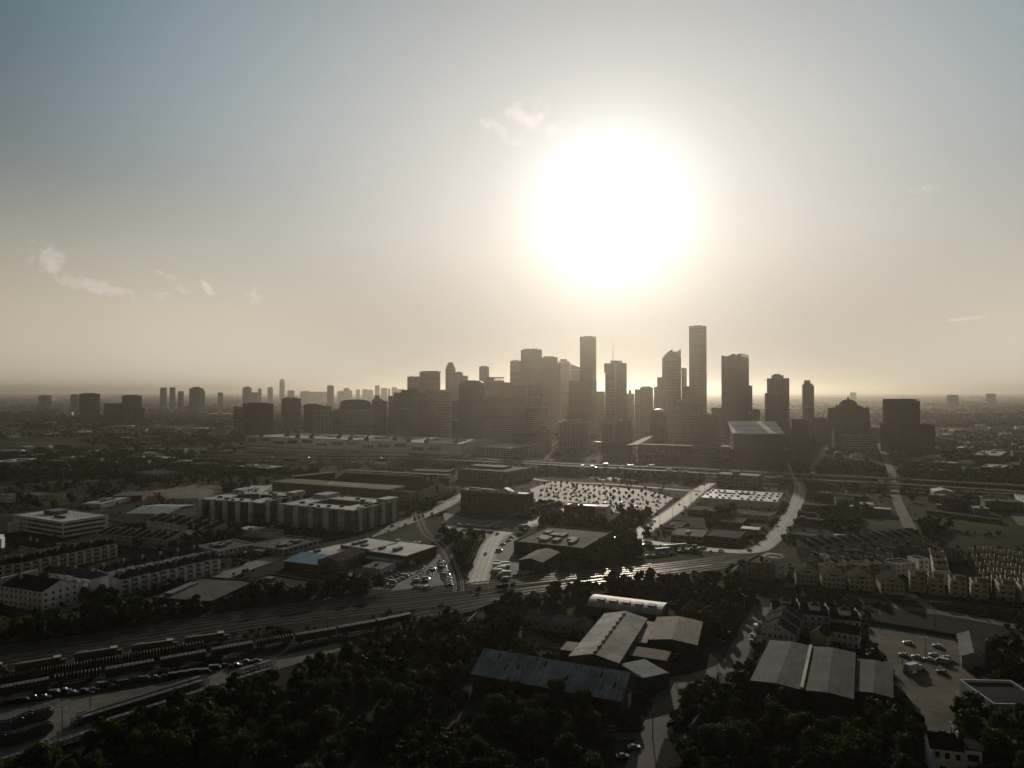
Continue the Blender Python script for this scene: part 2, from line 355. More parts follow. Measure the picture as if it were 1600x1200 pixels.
def tower(x0, xc, x1, yt, D, label, glassm=glass, clad=concrete, sty='b', th=14, fl=3.9, bay=4.5, crown=None, name='office_tower', cat='tower', group=None, depth=None, pod=None, taper=None):
    global TN; TN += 1; r = random.Random(TN)
    a, rz, w, d = tframe(x0, xc, x1, D, th, depth); h = ZAT(yt, D)
    root = thing(name, label, cat, (a.x, a.y, 0), rz, group)
    hb = h
    if crown in ('pent','pent2','antenna'): hb = h - (4 if crown != 'pent2' else 8)
    elif crown in ('point','slant','jag','round','cap','notch','slot','steps'): hb = h - {'point':22,'slant':22,'jag':9,'round':16,'cap':7,'notch':8,'slot':11,'steps':14}[crown]
    MB().box(0, w, 0, d, 0, hb).build('glass_body', glassm, root)
    c = MB(); facade(c, w, d, 0, hb, fl, bay, sty, t=.4); c.box(-.5, w+.5, -.5, .3, hb-1.2, hb+1); c.box(-.5, w+.5, d-.3, d+.5, hb-1.2, hb+1); c.box(-.5, .3, .3, d-.3, hb-1.2, hb+1); c.box(w-.3, w+.5, .3, d-.3, hb-1.2, hb+1)
    c.build('cladding', clad, root)
    if h > 70 and TN % 2:
        zb = hb*r.uniform(.45,.7); MB().box(-.55,w+.55,-.55,d+.55,zb,zb+4.5).build('mechanical_floor', dgrey if clad is not dgrey else mgrey, root)
    if hb > 60: MB().box(w*.2,w*.32,d*.2,d*.35,hb,hb+2.6).build('cooling_unit', mgrey, root)
    cm = clad
    def P(name, mb, m=cm): return mb.build(name, m, root)
    if crown == 'pent' or crown == 'antenna':
        P('penthouse', MB().box(.15*w,.8*w,.15*d,.85*d,hb-.5,h)); 
        for k in range(3): P('rooftop_unit', MB().box(w*(.12+.26*k), w*(.2+.26*k), .05*d, .13*d, hb-.3, hb+r.uniform(1.5,3)), concrete)
    if crown == 'antenna': P('antenna', MB().cyl(.62*w, .5*d, h, h+16, .5, .15, 6), steel)
    if crown == 'pent2':
        P('penthouse', MB().box(.2*w,.75*w,.2*d,.8*d,hb-.5,h)); P('rooftop_unit', MB().box(.3*w,.6*w,.3*d,.6*d,h-.3,h+2.5), dgrey)
    if crown == 'point':
        P('crown', MB().prism([(0,0),(w,0),(w,d),(0,d)], hb, hb+.5)); b = MB(); q = .28
        lo = [(0,0),(w,0),(w,d),(0,d)]; hi = [(q*w,q*d),(w-q*w,q*d),(w-q*w,d-q*d),(q*w,d-q*d)]
        for i in range(4):
            j = (i+1)%4; b.poly([(*lo[i],hb+.5),(*lo[j],hb+.5),(*hi[j],h),(*hi[i],h)])
        b.poly([(*p,h) for p in hi]); P('roof', b, glassm)
    if crown == 'slant': P('roof', MB().prof([(-.2,hb),(w+.2,hb),(w+.2,hb+6),(.15*w,h),(-.2,hb+11)], 0, d), glassm)
    if crown == 'round':
        pts = [(-.2,hb)]+[(w*(.5-.5*math.cos(math.pi*i/8))if 1 else 0, hb+ (h-hb)*math.sin(math.pi*i/8)**.45) for i in range(1,8)]+[(w+.2,hb)]
        P('roof', MB().prof(pts[::-1], 0, d), glassm)
    if crown == 'cap':
        P('crown', MB().box(-1.5,w+1.5,-1.5,d+1.5,hb+1.5,h-2)); P('roof', MB().box(.1*w,.9*w,.1*d,.9*d,hb-.2,h), glassm)
    if crown == 'slot':
        b = MB().box(0,w,0,d,h-2.5,h)
        for i in range(9): b.box(w*i/8.6, w*i/8.6+1.2, -.3, 1, hb, h-2.4); b.box(w*i/8.6, w*i/8.6+1.2, d-1, d+.3, hb, h-2.4)
        P('open_crown', b); P('penthouse', MB().box(0,.42*w,.2*d,.8*d,hb,h-2.6))
    if crown == 'steps':
        P('upper_storey', MB().box(.08*w,.9*w,.1*d,.9*d,hb,hb+6)); P('penthouse', MB().box(.2*w,.7*w,.2*d,.8*d,hb+5.9,h))
    if crown == 'jag':
        b = MB(); n = 5
        for i in range(n):
            x, x2 = w*i/n, w*(i+1)/n-.02; k = [.6,.2,.45,1,.8][i]
            b.prof([(x,hb),(x2,hb),(x2,hb+9*[.25,.5,1,.3,1][i]),(x,hb+9*k)], 0, d)
        P('sawtooth_crown', b, glassm)
    if pod:
        px, pd, ph = pod; P('podium', MB().box(-px, w+px, -pd, d+pd, 0, ph), clad); b = MB(); facade(b, w+2*px, d+2*pd, 1, ph, 4, 6, 'b')
        o = P('podium_bands', b, glassm); o.location = (-px, -pd, 0)
    return root, w, d, h
T = tower
T(636.6,655.6,656,588.6,2420,'flat topped brown tower, leftmost of the tall downtown cluster',gdark,tan,'br')
T(655.6,687,688,579.5,2300,'broad tower with an overhanging notched cornice, left side of downtown',gdark,tan,'b',crown='cap')
T(696.2,710,711.5,566,2500,'slim tower with a tapering pointed top left of downtown',gdark,tan,'r',crown='point')
T(711,722,723,580.6,2470,'slim stepped tower just right of the pointed topped tower',gdark,tan,'r',crown='pent')
T(721,728.6,729,587.4,2450,'low shoulder block beside the slim stepped tower',gdark,tan,'b')
T(749,761,764,571.4,2600,'lone square tower showing between the rounded dark block and the slotted crown tower',gdark,tan,'r',th=20,crown='pent')
T(758,784,788,589,2000,'pale grey tower with a row of open slots in its crown',dgrey,mgrey,'B',crown='slot')
T(788,797,797.5,598,2050,'low brown shoulder tower right of the slotted crown tower',gdark,brown,'b')
T(797,814,815,562.4,2350,'pale tower striped with narrow floors, left neighbour of the wide antenna topped slab',glass,pale,'b',crown='pent')
T(814,845,846.5,544.6,2200,'wide tall flat slab tower with small roof antenna, left of the domed skyline notch',gdark,brown,'br',bay=3,crown='antenna')
T(846,870,871,556.4,2100,'dark brown slab tower joined to the right of the wide antenna slab',gdark,brown,'r',bay=3,crown='pent')
T(868,876,877,570,2080,'thin dark wing on the right edge of the dark brown slab tower',gdark,brown,'b')
T(871,889,892,560.6,2500,'hazy pale tower with rounded stepped top',gdark,tan,'b',crown='steps')
T(891,908,909,568,2600,'hazy tower with a curved sloping top just left of the tall bundled tower',gdark,tan,'r',crown='slant')
T(889,926,932,595,1900,'wide dark block in front of the tall bundled tower',gdark,brown,'br')
T(926,944,945,612,2000,'low hazy block right of the tall bundled tower',gdark,tan,'b')
T(717,756,757,594,1650,'dark glass tower with rounded shoulders, left centre of downtown',gdark,dgrey,'r',bay=3,crown='round',th=8)
T(615,626,627,614,1700,'narrow dark glass block, left edge of the stepped glass complex',glass,dgrey,'b',th=10)
T(627,639,640,610,1740,'second dark block of the stepped glass complex, slightly taller than the left one',glass,dgrey,'r',th=10)
T(640,653,654,606.4,1720,'tallest grey block of the stepped glass complex',glass,mgrey,'r',th=10,bay=3)
T(654,666,667,614.4,1700,'right hand block of the stepped glass complex',glass,dgrey,'b',th=10)
T(664,704,705,609,1800,'wide pale office block striped with white floors, left of the rounded dark tower',glass,pale,'b',th=6,crown='pent')
T(666,678,679,635.6,1660,'small dark building standing before the striped pale block',gdark,brown,'b',th=10)
T(656,684,685,651,1640,'low reddish block at the foot of the stepped glass complex',gdark,brick,'b',th=8)
T(706,717,718,627,1620,'dark narrow block against the left foot of the rounded tower',gdark,dgrey,'b')
T(799,827,828,593.6,1750,'pale tower with upright white ribs behind the glass hotel',glass,pale,'r',bay=7,crown='slot')
T(755,799.4,800,619.4,1580,'big dark glass hotel framed by a light stone border',glass,tan,'b',th=4,crown='cap',fl=4.2)
T(800,823,824,621,1600,'dark glass wing right of the stone framed hotel',glass,dgrey,'b',th=4)
T(825,847,854,599,1500,'hotel slab with a dark striped front and bright white end wall',glass,pale,'b',th=22,crown='pent',pod=(6,4,14))
T(581,597,599,618,1900,'brown stone tower left of the stepped glass complex, its top narrower',gdark,tan,'r',bay=3,crown='steps')
T(597,604,605,627,1920,'rounded lower wing of the brown stone tower',gdark,tan,'r',bay=3)
T(607,615,616,619.4,1900,'plain narrow block squeezed between the brown stone tower and the glass complex',gdark,brown,'b')
T(872,920,922,657,1500,'mid rise with pale upright window bays near the centre of the skyline foot',glass,pale,'r',th=5,bay=3.4,crown='pent')
T(800,858,862,678,1400,'low brown block behind the pale parking garage',gdark,brown,'b',th=8)
T(940,957,962,652,1650,'brown office block under the overhanging glass tower, left',gdark,tan,'b')
T(966,985,988,658,1400,'dark banded mid rise in front of the ballpark roof rails',gdark,brown,'b',th=12)
T(992,999,1000,609,2000,'small pale tower left of the tapering stone tower',gdark,tan,'r')
T(1000,1016,1020,603.5,2000,'stone tower widening towards its base with small roof turrets',gdark,tan,'r',th=22,bay=3,crown='pent')
T(1022,1037,1038,605,2150,'low pale wing below the square stone tower',gdark,tan,'r')
T(1027,1038,1040,590,2120,'square stone tower left of the chisel topped tower',gdark,tan,'r')
T(1065,1069,1073,575.6,2000,'thin dark tower peeking out right of the chisel topped tower',gdark,brown,'b',th=25)
T(1065,1078,1079,604,1850,'low dark block between the chisel topped tower and the tallest tower',gdark,brown,'b')
T(1090,1104,1106,577,1850,'pale gridded apartment tower standing before the tallest tower',gdark,tan,'br',fl=4,th=12)
T(1051,1092,1097,625,1550,'hotel block with a pale front grid of square windows',glass,pale,'br',th=8,bay=4.2,fl=3.4,crown='pent')
T(1016,1036,1041,640,1500,'dark block with a bowed front below the chisel topped tower',gdark,brown,'b',th=16,crown='round')
T(1098,1122,1128,649,1500,'brown brick block between the gridded hotel and the sawtooth crowned tower',gdark,brown,'b')
T(1112,1127,1129,638,1750,'plain grey block left of the sawtooth crowned tower',gdark,mgrey,'b')
T(1127.6,1158,1170,552,1750,'massive dark tower with a sawtooth crown right of the tallest tower',glass,dgrey,'r',th=30,bay=3,crown='jag')
T(1169,1175,1177.5,603,1800,'lower wing of the sawtooth crowned tower',glass,dgrey,'r',th=20)
T(1177,1187,1188,640,1650,'small block behind the glass walled ballpark roof',gdark,mgrey,'b')
T(1200.5,1233,1236.5,586,1600,'grey tower with flat roof house, third tower from the right',glass,mgrey,'br',bay=3.2,crown='pent2',depth=26)
T(1196.5,1224,1226,615,1560,'lower front wing of the grey flat roofed tower',glass,mgrey,'r',depth=16)
T(1253.7,1272,1274.4,594,1700,'slim ribbed tower with little corner turrets, alone right of downtown',glass,mgrey,'R',th=18,bay=4,crown='steps')
T(1274,1297,1298,654,1650,'low block right of the slim turreted tower',gdark,brown,'b')
T(1237,1262,1266,656,1600,'low brown block left of the slim turreted tower',gdark,brown,'b')
T(1236,1262,1266,672,1420,'brick mid rise beside the ballpark glass wall',gdark,brick,'b')
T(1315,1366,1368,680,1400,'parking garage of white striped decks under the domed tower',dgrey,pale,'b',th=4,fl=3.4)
T(1303,1316,1317,672,1420,'pale plain block left of the striped garage',gdark,mgrey,'b')
T(1358,1390,1392,670,1700,'low pale building behind the street right of the domed tower',gdark,mgrey,'b')
T(124,155,156,614,3000,'broad dark office slab, leftmost tower on the hazy plain',glass,mgrey,'r',bay=5,fl=5,crown='pent')
T(190.5,220,222,617,2800,'dark ribbed tower with pale frame, second from left on the plain',glass,pale,'R',bay=9,fl=5,th=8,crown='pent')
T(163,190,191,631,2700,'low brown block tucked left of the pale framed ribbed tower',gdark,brown,'b')
T(197,207,226,639,2560,'grey box with one pale side in front of the ribbed tower',dgrey,mgrey,'b',th=60)
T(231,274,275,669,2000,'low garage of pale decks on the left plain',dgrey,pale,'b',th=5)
T(365,380,381,636,2000,'small striped block left of the blank brown slab',glass,pale,'b')
T(380,426,427,629,2000,'big blank brown windowless slab left of the convention centre',brown,brown,'r',th=6,bay=6,crown='pent')
T(440,470,470.5,621,2300,'brown ribbed hospital like tower left of the convention centre',gdark,tan,'r',bay=4,crown='pent')
T(475,502,503,631,2100,'brown mid rise behind the pale framed glass block',gdark,brown,'r',crown='pent')
T(486,517,518,635,2050,'low wide brown wing behind the pale framed glass block',gdark,brown,'b')
T(490,519,520,642,1800,'left dark glass block of the white framed pair behind the convention centre',glass,pale,'br',th=5,bay=10,fl=4)
T(520,533,534,640,1820,'pale stair core joining the two white framed glass blocks',mgrey,pale,'r',th=5)
T(533,581,582,640.5,1800,'right dark glass block of the white framed pair behind the convention centre',glass,pale,'br',th=5,bay=3.2,fl=4)
T(531,580,582,624,1920,'brown tower with rounded left shoulder behind the white framed pair',gdark,brown,'r',th=6,crown='round')
# the tallest tower: chamfered slab
def special_tower(x0, xc, x1, yt, D, th, label, glassm, clad, outline, sty, extra=None, bay=3.2, fl=4):
    a, rz, w, d = tframe(x0, xc, x1, D, th); h = ZAT(yt, D); root = thing('office_tower', label, 'tower', (a.x,a.y,0), rz)
    pts = [(p[0]*w, p[1]*d) for p in outline]
    MB().prism(pts, 0, h).build('glass_body', glassm, root); c = MB(); cx = sum(p[0] for p in pts)/len(pts); cy_ = sum(p[1] for p in pts)/len(pts)
    def ring(z0, z1, k): c.prism([(cx+(p[0]-cx)*k, cy_+(p[1]-cy_)*k) for p in pts], z0, z1)
    if 'b' in sty:
        n = int(h/fl)
        for i in range(n): ring(i*fl+fl*.6, i*fl+fl, 1.012)
    if 'r' in sty:
        for i in range(len(pts)):
            p, q = Vector(pts[i]), Vector(pts[(i+1)%len(pts)]); m = max(1, int((q-p).length/bay))
            for k in range(m): s_ = p+(q-p)*(k/m); c.box(s_.x-.35, s_.x+.35, s_.y-.35, s_.y+.35, 0, h)
    ring(h-3, h+1, 1.02); c.build('cladding', clad, root)
    MB().box(.25*w,.75*w,.3*d,.7*d,h+.8,h+3.5).build('penthouse', clad, root)
    if extra: extra(root, w, d, h)
    return root
special_tower(1077,1104,1108.6,509.5,1940,15,'tallest tower of the skyline, a plain chamfered stone slab right of centre',gdark,mgrey,[(0,0),(.9,0),(1,.1),(1,1),(0,1)],'br')
special_tower(905.6,930,932,526,2246,12,'second tallest tower, bundled half round glass shafts straight below the sun',gdark,brown,
   [(0,.25),(.04,.1),(.15,.02),(.3,0),(.5,0),(.7,0),(.85,.02),(.96,.1),(1,.25),(1,.8),(.8,1),(.2,1),(0,.8)],'r')
# overhanging glass tower with the mast
a, rz, w, d = tframe(944,960,964,1900,14); h = ZAT(567.5,1900); rt = thing('glass_tower','slender glass tower whose upper floors overhang to the left, right of the sun glow','tower',(a.x,a.y,0),rz)
MB().box(w*.1,w,0,d,0,h-42).build('glass_body',glass,rt); MB().box(w*.1,w*1.0,.3,d-.3,h-42,h-25).build('glass_body',glass,rt); MB().box(0,w*.98,0,d,h-25,h).build('overhanging_top',glass,rt)
c = MB(); [c.box(w*.1-.3,w+.3,-.3,d+.3,z*4.,z*4.+1.2) for z in range(int((h-42)/4))]; c.build('cladding',mgrey,rt)
a, rz, w, d = tframe(954,972,979,2000,30); h = ZAT(563,2000); rt = thing('office_tower','tower with a glinting left face and a tall mast behind the overhanging glass tower','tower',(a.x,a.y,0),rz)
MB().box(0,w*.62,0,d,0,h).build('glass_body',glass,rt); MB().box(w*.62,w,0,d,0,h-7).build('shoulder',gdark,rt)
c = MB(); facade(c,w,d,0,h-8,4,4,'r'); c.build('cladding',mgrey,rt)
MB().cyl(2,d*.4,h-.5,h+42,1.1,.6,6).cyl(2,d*.4,h+42,h+66,.4,.15,6).build('mast',steel,rt)
# chisel topped tower
a, rz, w, d = tframe(1037,1064,1065.5,1900,6); h0 = ZAT(559,1900); h1 = ZAT(546,1900); rt = thing('office_tower','pale gridded tower with a chisel cut roof and two horn like peaks','tower',(a.x,a.y,0),rz)
MB().box(0,w,0,d,0,h0).build('glass_body',glass,rt); c = MB(); facade(c,w,d,0,h0,4,3.4,'br'); c.build('cladding',mgrey,rt)
MB().prof([(0,h0),(w,h0),(w,h1+1),(w*.93,h1-1),(w*.9,h1-5.5),(w*.54,h1-5.5),(w*.5,h1+1),(w*.3,h1-5),(.1*w,h1-14)],0,d).build('chisel_roof',mgrey,rt)
# spired little tower
a, rz, w, d = tframe(974,991,992,2200,8); h = ZAT(615,2200); rt = thing('stone_tower','low stone tower with a small domed spire in the gap right of the mast','tower',(a.x,a.y,0),rz)
MB().box(0,w,0,d,0,h).build('body',tan,rt); MB().cyl(w*.62,d/2,h-.2,h+8,4.5,4,12).cyl(w*.62,d/2,h+8,h+12,4,1,12).build('dome',tan,rt); MB().cyl(w*.62,d/2,h+11.9,h+20,.8,.1,6).build('spire',steel,rt)
# domed tower and broad twin block on the right
a, rz, w, d = tframe(1307,1358,1359,1450,3,45); h = ZAT(637.6,1450); rt = thing('domed_tower','dark apartment tower crowned by a ribbed dome with a lantern','domed tower',(a.x,a.y,0),rz)
MB().box(0,w,0,d,0,h).build('body',gdark,rt); c = MB(); facade(c,w,d,0,h,3.4,3.6,'r'); facade(c,w,d,0,h,3.4,3,'b',t=.15); c.box(w*.38,w*.62,-1.2,0,0,h+3); c.build('cladding',brown,rt)
MB().box(w*.2,w*.8,d*.15,d*.85,h-.2,h+5).build('drum',brown,rt)
b = MB(); cx, cy0, rr = w/2, d/2, w*.275; L = 8; zz = [rr*.72*math.sin(math.pi/2*i/L) for i in range(L+1)]; qq = [rr*math.cos(math.pi/2*i/L) for i in range(L+1)]
for i in range(L): b.cyl(cx,cy0,h+5+zz[i],h+5+zz[i+1],qq[i],max(.4,qq[i+1]),24)
b.build('dome',dgrey,rt); MB().cyl(cx,cy0,h+4+zz[-1],h+8+zz[-1],2.2,2.0,8).cyl(cx,cy0,h+8+zz[-1],h+11+zz[-1],2,.2,8).build('lantern',dgrey,rt)
for sx in (.02,.18,.78,.94): MB().box(w*sx,w*sx+2,1,3,h,h+3.5).build('parapet_pier',brown,rt)
a, rz, w, d = tframe(1390,1437,1438,1430,4,30); h = ZAT(623,1430); rt = thing('office_block','dark brown block with an open trellis roof, rightmost tall building','office building',(a.x,a.y,0),rz)
MB().box(0,w,0,d,0,h-4).build('body',gdark,rt); c = MB(); facade(c,w,d,ZAT(664,1430),h-4,3.6,3,'br'); c.build('cladding',brown,rt)
c = MB().box(0,w,0,1,h-1.4,h-.4).box(0,w,d-1,d,h-1.4,h-.4); [c.box(w*i/8,w*i/8+1.2,0,d,h-5,h-.5) for i in range(8)]; c.build('roof_trellis',brown,rt); MB().cyl(w*.55,d/2,h-4,h+9,.3,.1,6).build('antenna',steel,rt)
a, rz, w2, d2 = tframe(1390,1460,1461,1400,4,40); h2 = ZAT(664,1400); b2 = MB().box(0,w2,0,d2,0,h2); o = b2.build('lower_wing',gdark,None,(a.x,a.y,0),rz)
c = MB(); facade(c,w2,d2,0,h2,3.6,3.4,'br'); cc = c.build('cladding',brown,o)
tag(o,'broad dark brown block at the foot of the rightmost tall building','office building'); o.name = 'office_block'
# towers far off in the haze: too small for parts
FAR = [(250,257,605.5,4500,0),(265,271,605,4700,0),(278,284,611,4500,0),(296,311,606,3700,1),(310,317,610,3750,0),(379,389,605,5200,1),(392,402,613,5600,0),(403,407,607,6200,0),(418,424,605,6800,0),
 (449,457,610,7500,0),(469,480,611,8200,0),(482,505,612,9000,0),(511,519,602,5000,0),(527,537,611,8000,0),(537,544,606.5,8200,1),(544,549,610,8600,0),(556,561,608.5,9000,0),(566,572,608,9200,0),
 (573.5,581,609,9000,0),(585.6,591.6,602,7600,0),(595,603,606,7900,0),(606,609,607,8200,0),(612,619,605,8000,0),(620,631,608,8400,0),(1484,1498,617,5200,0),(110,118,616,4200,0),(60,72,617.5,4700,0),(340,346,613,5200,0),
 (1330,1338,613,8000,0),(1545,1556,615,6500,0)]
FLB = {0:'left of a pair of thin far towers above the left plain',1:'right of a pair of thin far towers above the left plain',3:'far twin tower with pale edge and arched top on the left plain',5:'far square tower on the hazy horizon left of the pointed one',12:'lone dark far tower on the horizon between the medical spire and downtown'}
for i, (x0, x1, yt, D, st) in enumerate(FAR):
    a, rz, w, d = tframe(x0, x1, x1, D, 8); h = ZAT(yt, D); b = MB().box(0,w,0,d,0,h-3); b.box(w*.15,w*.85,d*.15,d*.85,h-3,h)
    if st: b.box(w*.25,w*.75,d*.25,d*.75,h,h+5); [b.box(w*k/5-.8,w*k/5+.8,-.6,0,0,h-3) for k in range(6)]
    o = b.build('far_tower', mgrey, None, (a.x,a.y,0), rz)
    if i in FLB: tag(o, FLB[i], 'tower')
    else: tag(o, 'small pale far off tower dissolving in haze along the horizon', 'tower', 'far towers along the hazy horizon')
a, rz, w, d = tframe(436.5,442.5,442.5,9000,8); h = ZAT(592,9000)
b = MB().box(0,w,0,d,0,h-45).box(w*.06,w*.94,d*.06,d*.94,h-45,h-18).box(w*.2,w*.8,d*.2,d*.8,h-18,h-4).box(w*.42,w*.58,d*.42,d*.58,h-4,h+6)
tag(b.build('far_tower', mgrey, None, (a.x,a.y,0), rz), 'tallest far tower on the left horizon with a narrowing tip', 'tower')
# ================================================================ low and mid rise buildings
whall = mat('white_hall_wall', (.85,.86,.90), .6, .3, var=.08)
def bld(A, B, C, h, label, wall=mgrey, roof=groof, name='building', cat='building', depth=None, style='flat', win=None, ridge=3, units_n=0, group=None, gdir='x', par=.8, side='r', door=None, wmat=None):
    """A,B,C: picture points of the roof edge (front left, nearest/front right, far right) at height h"""
    a, rz, w, d = frame(A, B, C, h, depth); root = thing(name, label, cat, (a.x,a.y,0), rz, group); r = random.Random(int(A[0]*7+B[1]*3))
    if style == 'flat':
        MB().box(0,w,0,d,0,h-par).build('wall', wall, root)
        MB().box(.4,w-.4,.4,d-.4,h-par,h-par+.15).build('roof', roof, root)
        if par > .15: MB().box(-.06,w+.06,-.06,.34,h-par-.3,h).box(-.06,w+.06,d-.34,d+.06,h-par-.3,h).box(-.06,.34,.34,d-.34,h-par-.3,h).box(w-.34,w+.06,.34,d-.34,h-par-.3,h).build('parapet', wall if roof is not wroof else pale, root)
        units(root, w, d, h-par+.2, units_n, r, mgrey, 2.0)
    elif style == 'gable':
        b = MB().box(0,w,0,d,0,h); o = .5
        if gdir == 'x': b.poly([(0,0,h),(0,d,h),(0,d/2,h+ridge)]); b.poly([(w,d,h),(w,0,h),(w,d/2,h+ridge)])
        else: b.poly([(w,0,h),(0,0,h),(w/2,0,h+ridge)]); b.poly([(0,d,h),(w,d,h),(w/2,d,h+ridge)])
        b.build('wall', wall, root); q = MB(); t = .22
        if gdir == 'x': q.prof([(0,0)],0,0) if 0 else None
        def slab(p0,p1,p2,p3):
            q.poly([p0,p1,p2,p3]); q.poly([(x,y,z-t) for x,y,z in (p3,p2,p1,p0)])
            P_ = [p0,p1,p2,p3]
            for i in range(4):
                m, n = P_[i], P_[(i+1)%4]; q.poly([(m[0],m[1],m[2]-t),(n[0],n[1],n[2]-t),n,m])
        z0, z1 = h+.25-o*ridge/(d/2 if gdir=='x' else w/2), h+ridge+.25
        if gdir == 'x': slab((-o,-o,z0),(w+o,-o,z0),(w+o,d/2,z1),(-o,d/2,z1)); slab((w+o,d+o,z0),(-o,d+o,z0),(-o,d/2,z1),(w+o,d/2,z1))
        else: slab((-o,d+o,z0),(-o,-o,z0),(w/2,-o,z1),(w/2,d+o,z1)); slab((w+o,-o,z0),(w+o,d+o,z0),(w/2,d+o,z1),(w/2,-o,z1))
        q.build('roof', roof, root)
    elif style == 'shed':
        MB().prism([(0,0),(w,0),(w,d),(0,d)],0,[h,h,h+ridge,h+ridge]).build('wall', wall, root)
        b = MB(); b.v = [(-.5,-.5,h+.02),(w+.5,-.5,h+.02),(w+.5,d+.5,h+ridge+.1),(-.5,d+.5,h+ridge+.1)]+[(-.5,-.5,h+.3),(w+.5,-.5,h+.3),(w+.5,d+.5,h+ridge+.4),(-.5,d+.5,h+ridge+.4)]
        b.f = [(3,2,1,0),(4,5,6,7),(0,1,5,4),(1,2,6,5),(2,3,7,6),(3,0,4,7)]; b.m = [0]*6; b.build('roof', roof, root)
    elif style == 'hip':
        MB().box(0,w,0,d,0,h).build('wall', wall, root); i = min(w,d)/2*.98; o = .6; b = MB()
        lo = [(-o,-o),(w+o,-o),(w+o,d+o),(-o,d+o)]; hi = [(i,min(i,d/2)),(w-i,min(i,d/2)),(w-i,d-min(i,d/2)),(i,d-min(i,d/2))] if w > d else [(w/2,i),(w/2,i),(w/2,d-i),(w/2,d-i)]
        for k in range(4):
            j = (k+1)%4; b.poly([(*lo[k],h),(*lo[j],h),(*hi[j],h+ridge),(*hi[k],h+ridge)])
        b.build('roof', roof, root)
    elif style == 'arch':
        MB().box(0,w,0,d,0,h).build('wall', wall, root); n = 10; pts = [((-.3)+(d+.6)*i/n, h+.05+ridge*math.sin(math.pi*i/n)**.75) for i in range(n+1)]
        b = MB(); 
        for i in range(n): b.poly([(-.3,pts[i][0],pts[i][1]),(w+.3,pts[i][0],pts[i][1]),(w+.3,pts[i+1][0],pts[i+1][1]),(-.3,pts[i+1][0],pts[i+1][1])])
        b.poly([(-.2,p[0],p[1]) for p in pts][::-1]); b.poly([(w+.2,p[0],p[1]) for p in pts]); b.build('roof', roof, root)
    if win: windows(root, w, d, h, *win, side=side, m=wmat or winm)
    if door:
        for x in door: MB().box(x*w, x*w+min(3.2, w*.2), -.12, 0, 0, min(3.2,h*.6)).build('door', pale if wall is not pale else dgrey, root)
    return root, w, d
def windows(root, w, d, h, floors, bays, ww=1.2, wh=1.5, z0=1.0, side='r', m=None, sides=None):
    fh = (h-z0-.3)/floors; f = MB().box(-ww/2, ww/2, -.07, .0, 0, wh).mesh('window', m or winm); n = 0
    bays_s = max(1, int(round(bays*d/w)))
    for k in range(floors):
        z = z0+k*fh+(fh-wh)*.5
        for i in range(bays):
            if n > 95: return
            place(f, 'window', root, ((i+.5)*w/bays, 0, z)); n += 1
        if side in 'rb':
            for i in range(bays_s):
                if n > 95: return
                place(f, 'window', root, (w, (i+.5)*d/bays_s, z), math.pi/2); n += 1
        if side in 'lb':
            for i in range(bays_s):
                if n > 95: return
                place(f, 'window', root, (0, (i+.5)*d/bays_s, z), -math.pi/2); n += 1
# --- convention centre
rt, w, d = bld((383.5,681),(722,694),(775,686),22,'long white convention hall with louvred roof units along the freeway',whall,wroof,'convention_hall','convention hall',par=1.5)
c = MB(); [c.box(w*i/14-.6,w*i/14+.6,-.8,0,0,21) for i in range(1,14)]; c.build('pilasters',white,rt); 
for i in range(13): MB().box(w*(i+.15)/14,w*(i+.85)/14,-.25,0,[9,12,7][i%3],[17,18,13][i%3]).build('window_band',winm,rt)
for i in range(11): x = w*(.05+.087*i); y = 12+[0,30,10][i%3]; MB().box(x,x+7,y,y+7,20.6,26).bar((x+3,y+3,25),(x+9,y+3,30),3).build('rooftop_vent',brick,rt)
for i in range(8): x = w*(.08+.115*i); MB().box(x,x+16,70+10*(i%2),100,20.6,24).build('rooftop_unit',pale,rt)
bld((386,699),(631,711),None,8,'low white loading wall running along the front of the convention hall',white,groof,'loading_dock','loading dock',depth=14,win=(1,24,5,1.6,2))
# --- garage
def garage(A,B,C,h,label,n=5,m=pale,depth=None):
    a, rz, w, d = frame(A,B,C,h,depth); rt = thing('parking_garage',label,'parking garage',(a.x,a.y,0),rz); fh = h/n
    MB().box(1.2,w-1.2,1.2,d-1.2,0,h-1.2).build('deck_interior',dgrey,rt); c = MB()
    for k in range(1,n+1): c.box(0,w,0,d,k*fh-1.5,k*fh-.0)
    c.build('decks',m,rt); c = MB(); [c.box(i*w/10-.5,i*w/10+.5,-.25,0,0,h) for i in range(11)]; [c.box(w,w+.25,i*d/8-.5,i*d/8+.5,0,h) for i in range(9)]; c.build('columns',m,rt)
    MB().box(w*.85,w*.98,d*.4,d*.6,h-.2,h+3.5).build('stair_tower',m,rt); return rt, w, d
garage((748,697),(797,700.5),(853,694),18,'pale open parking garage at the right end of the convention hall')
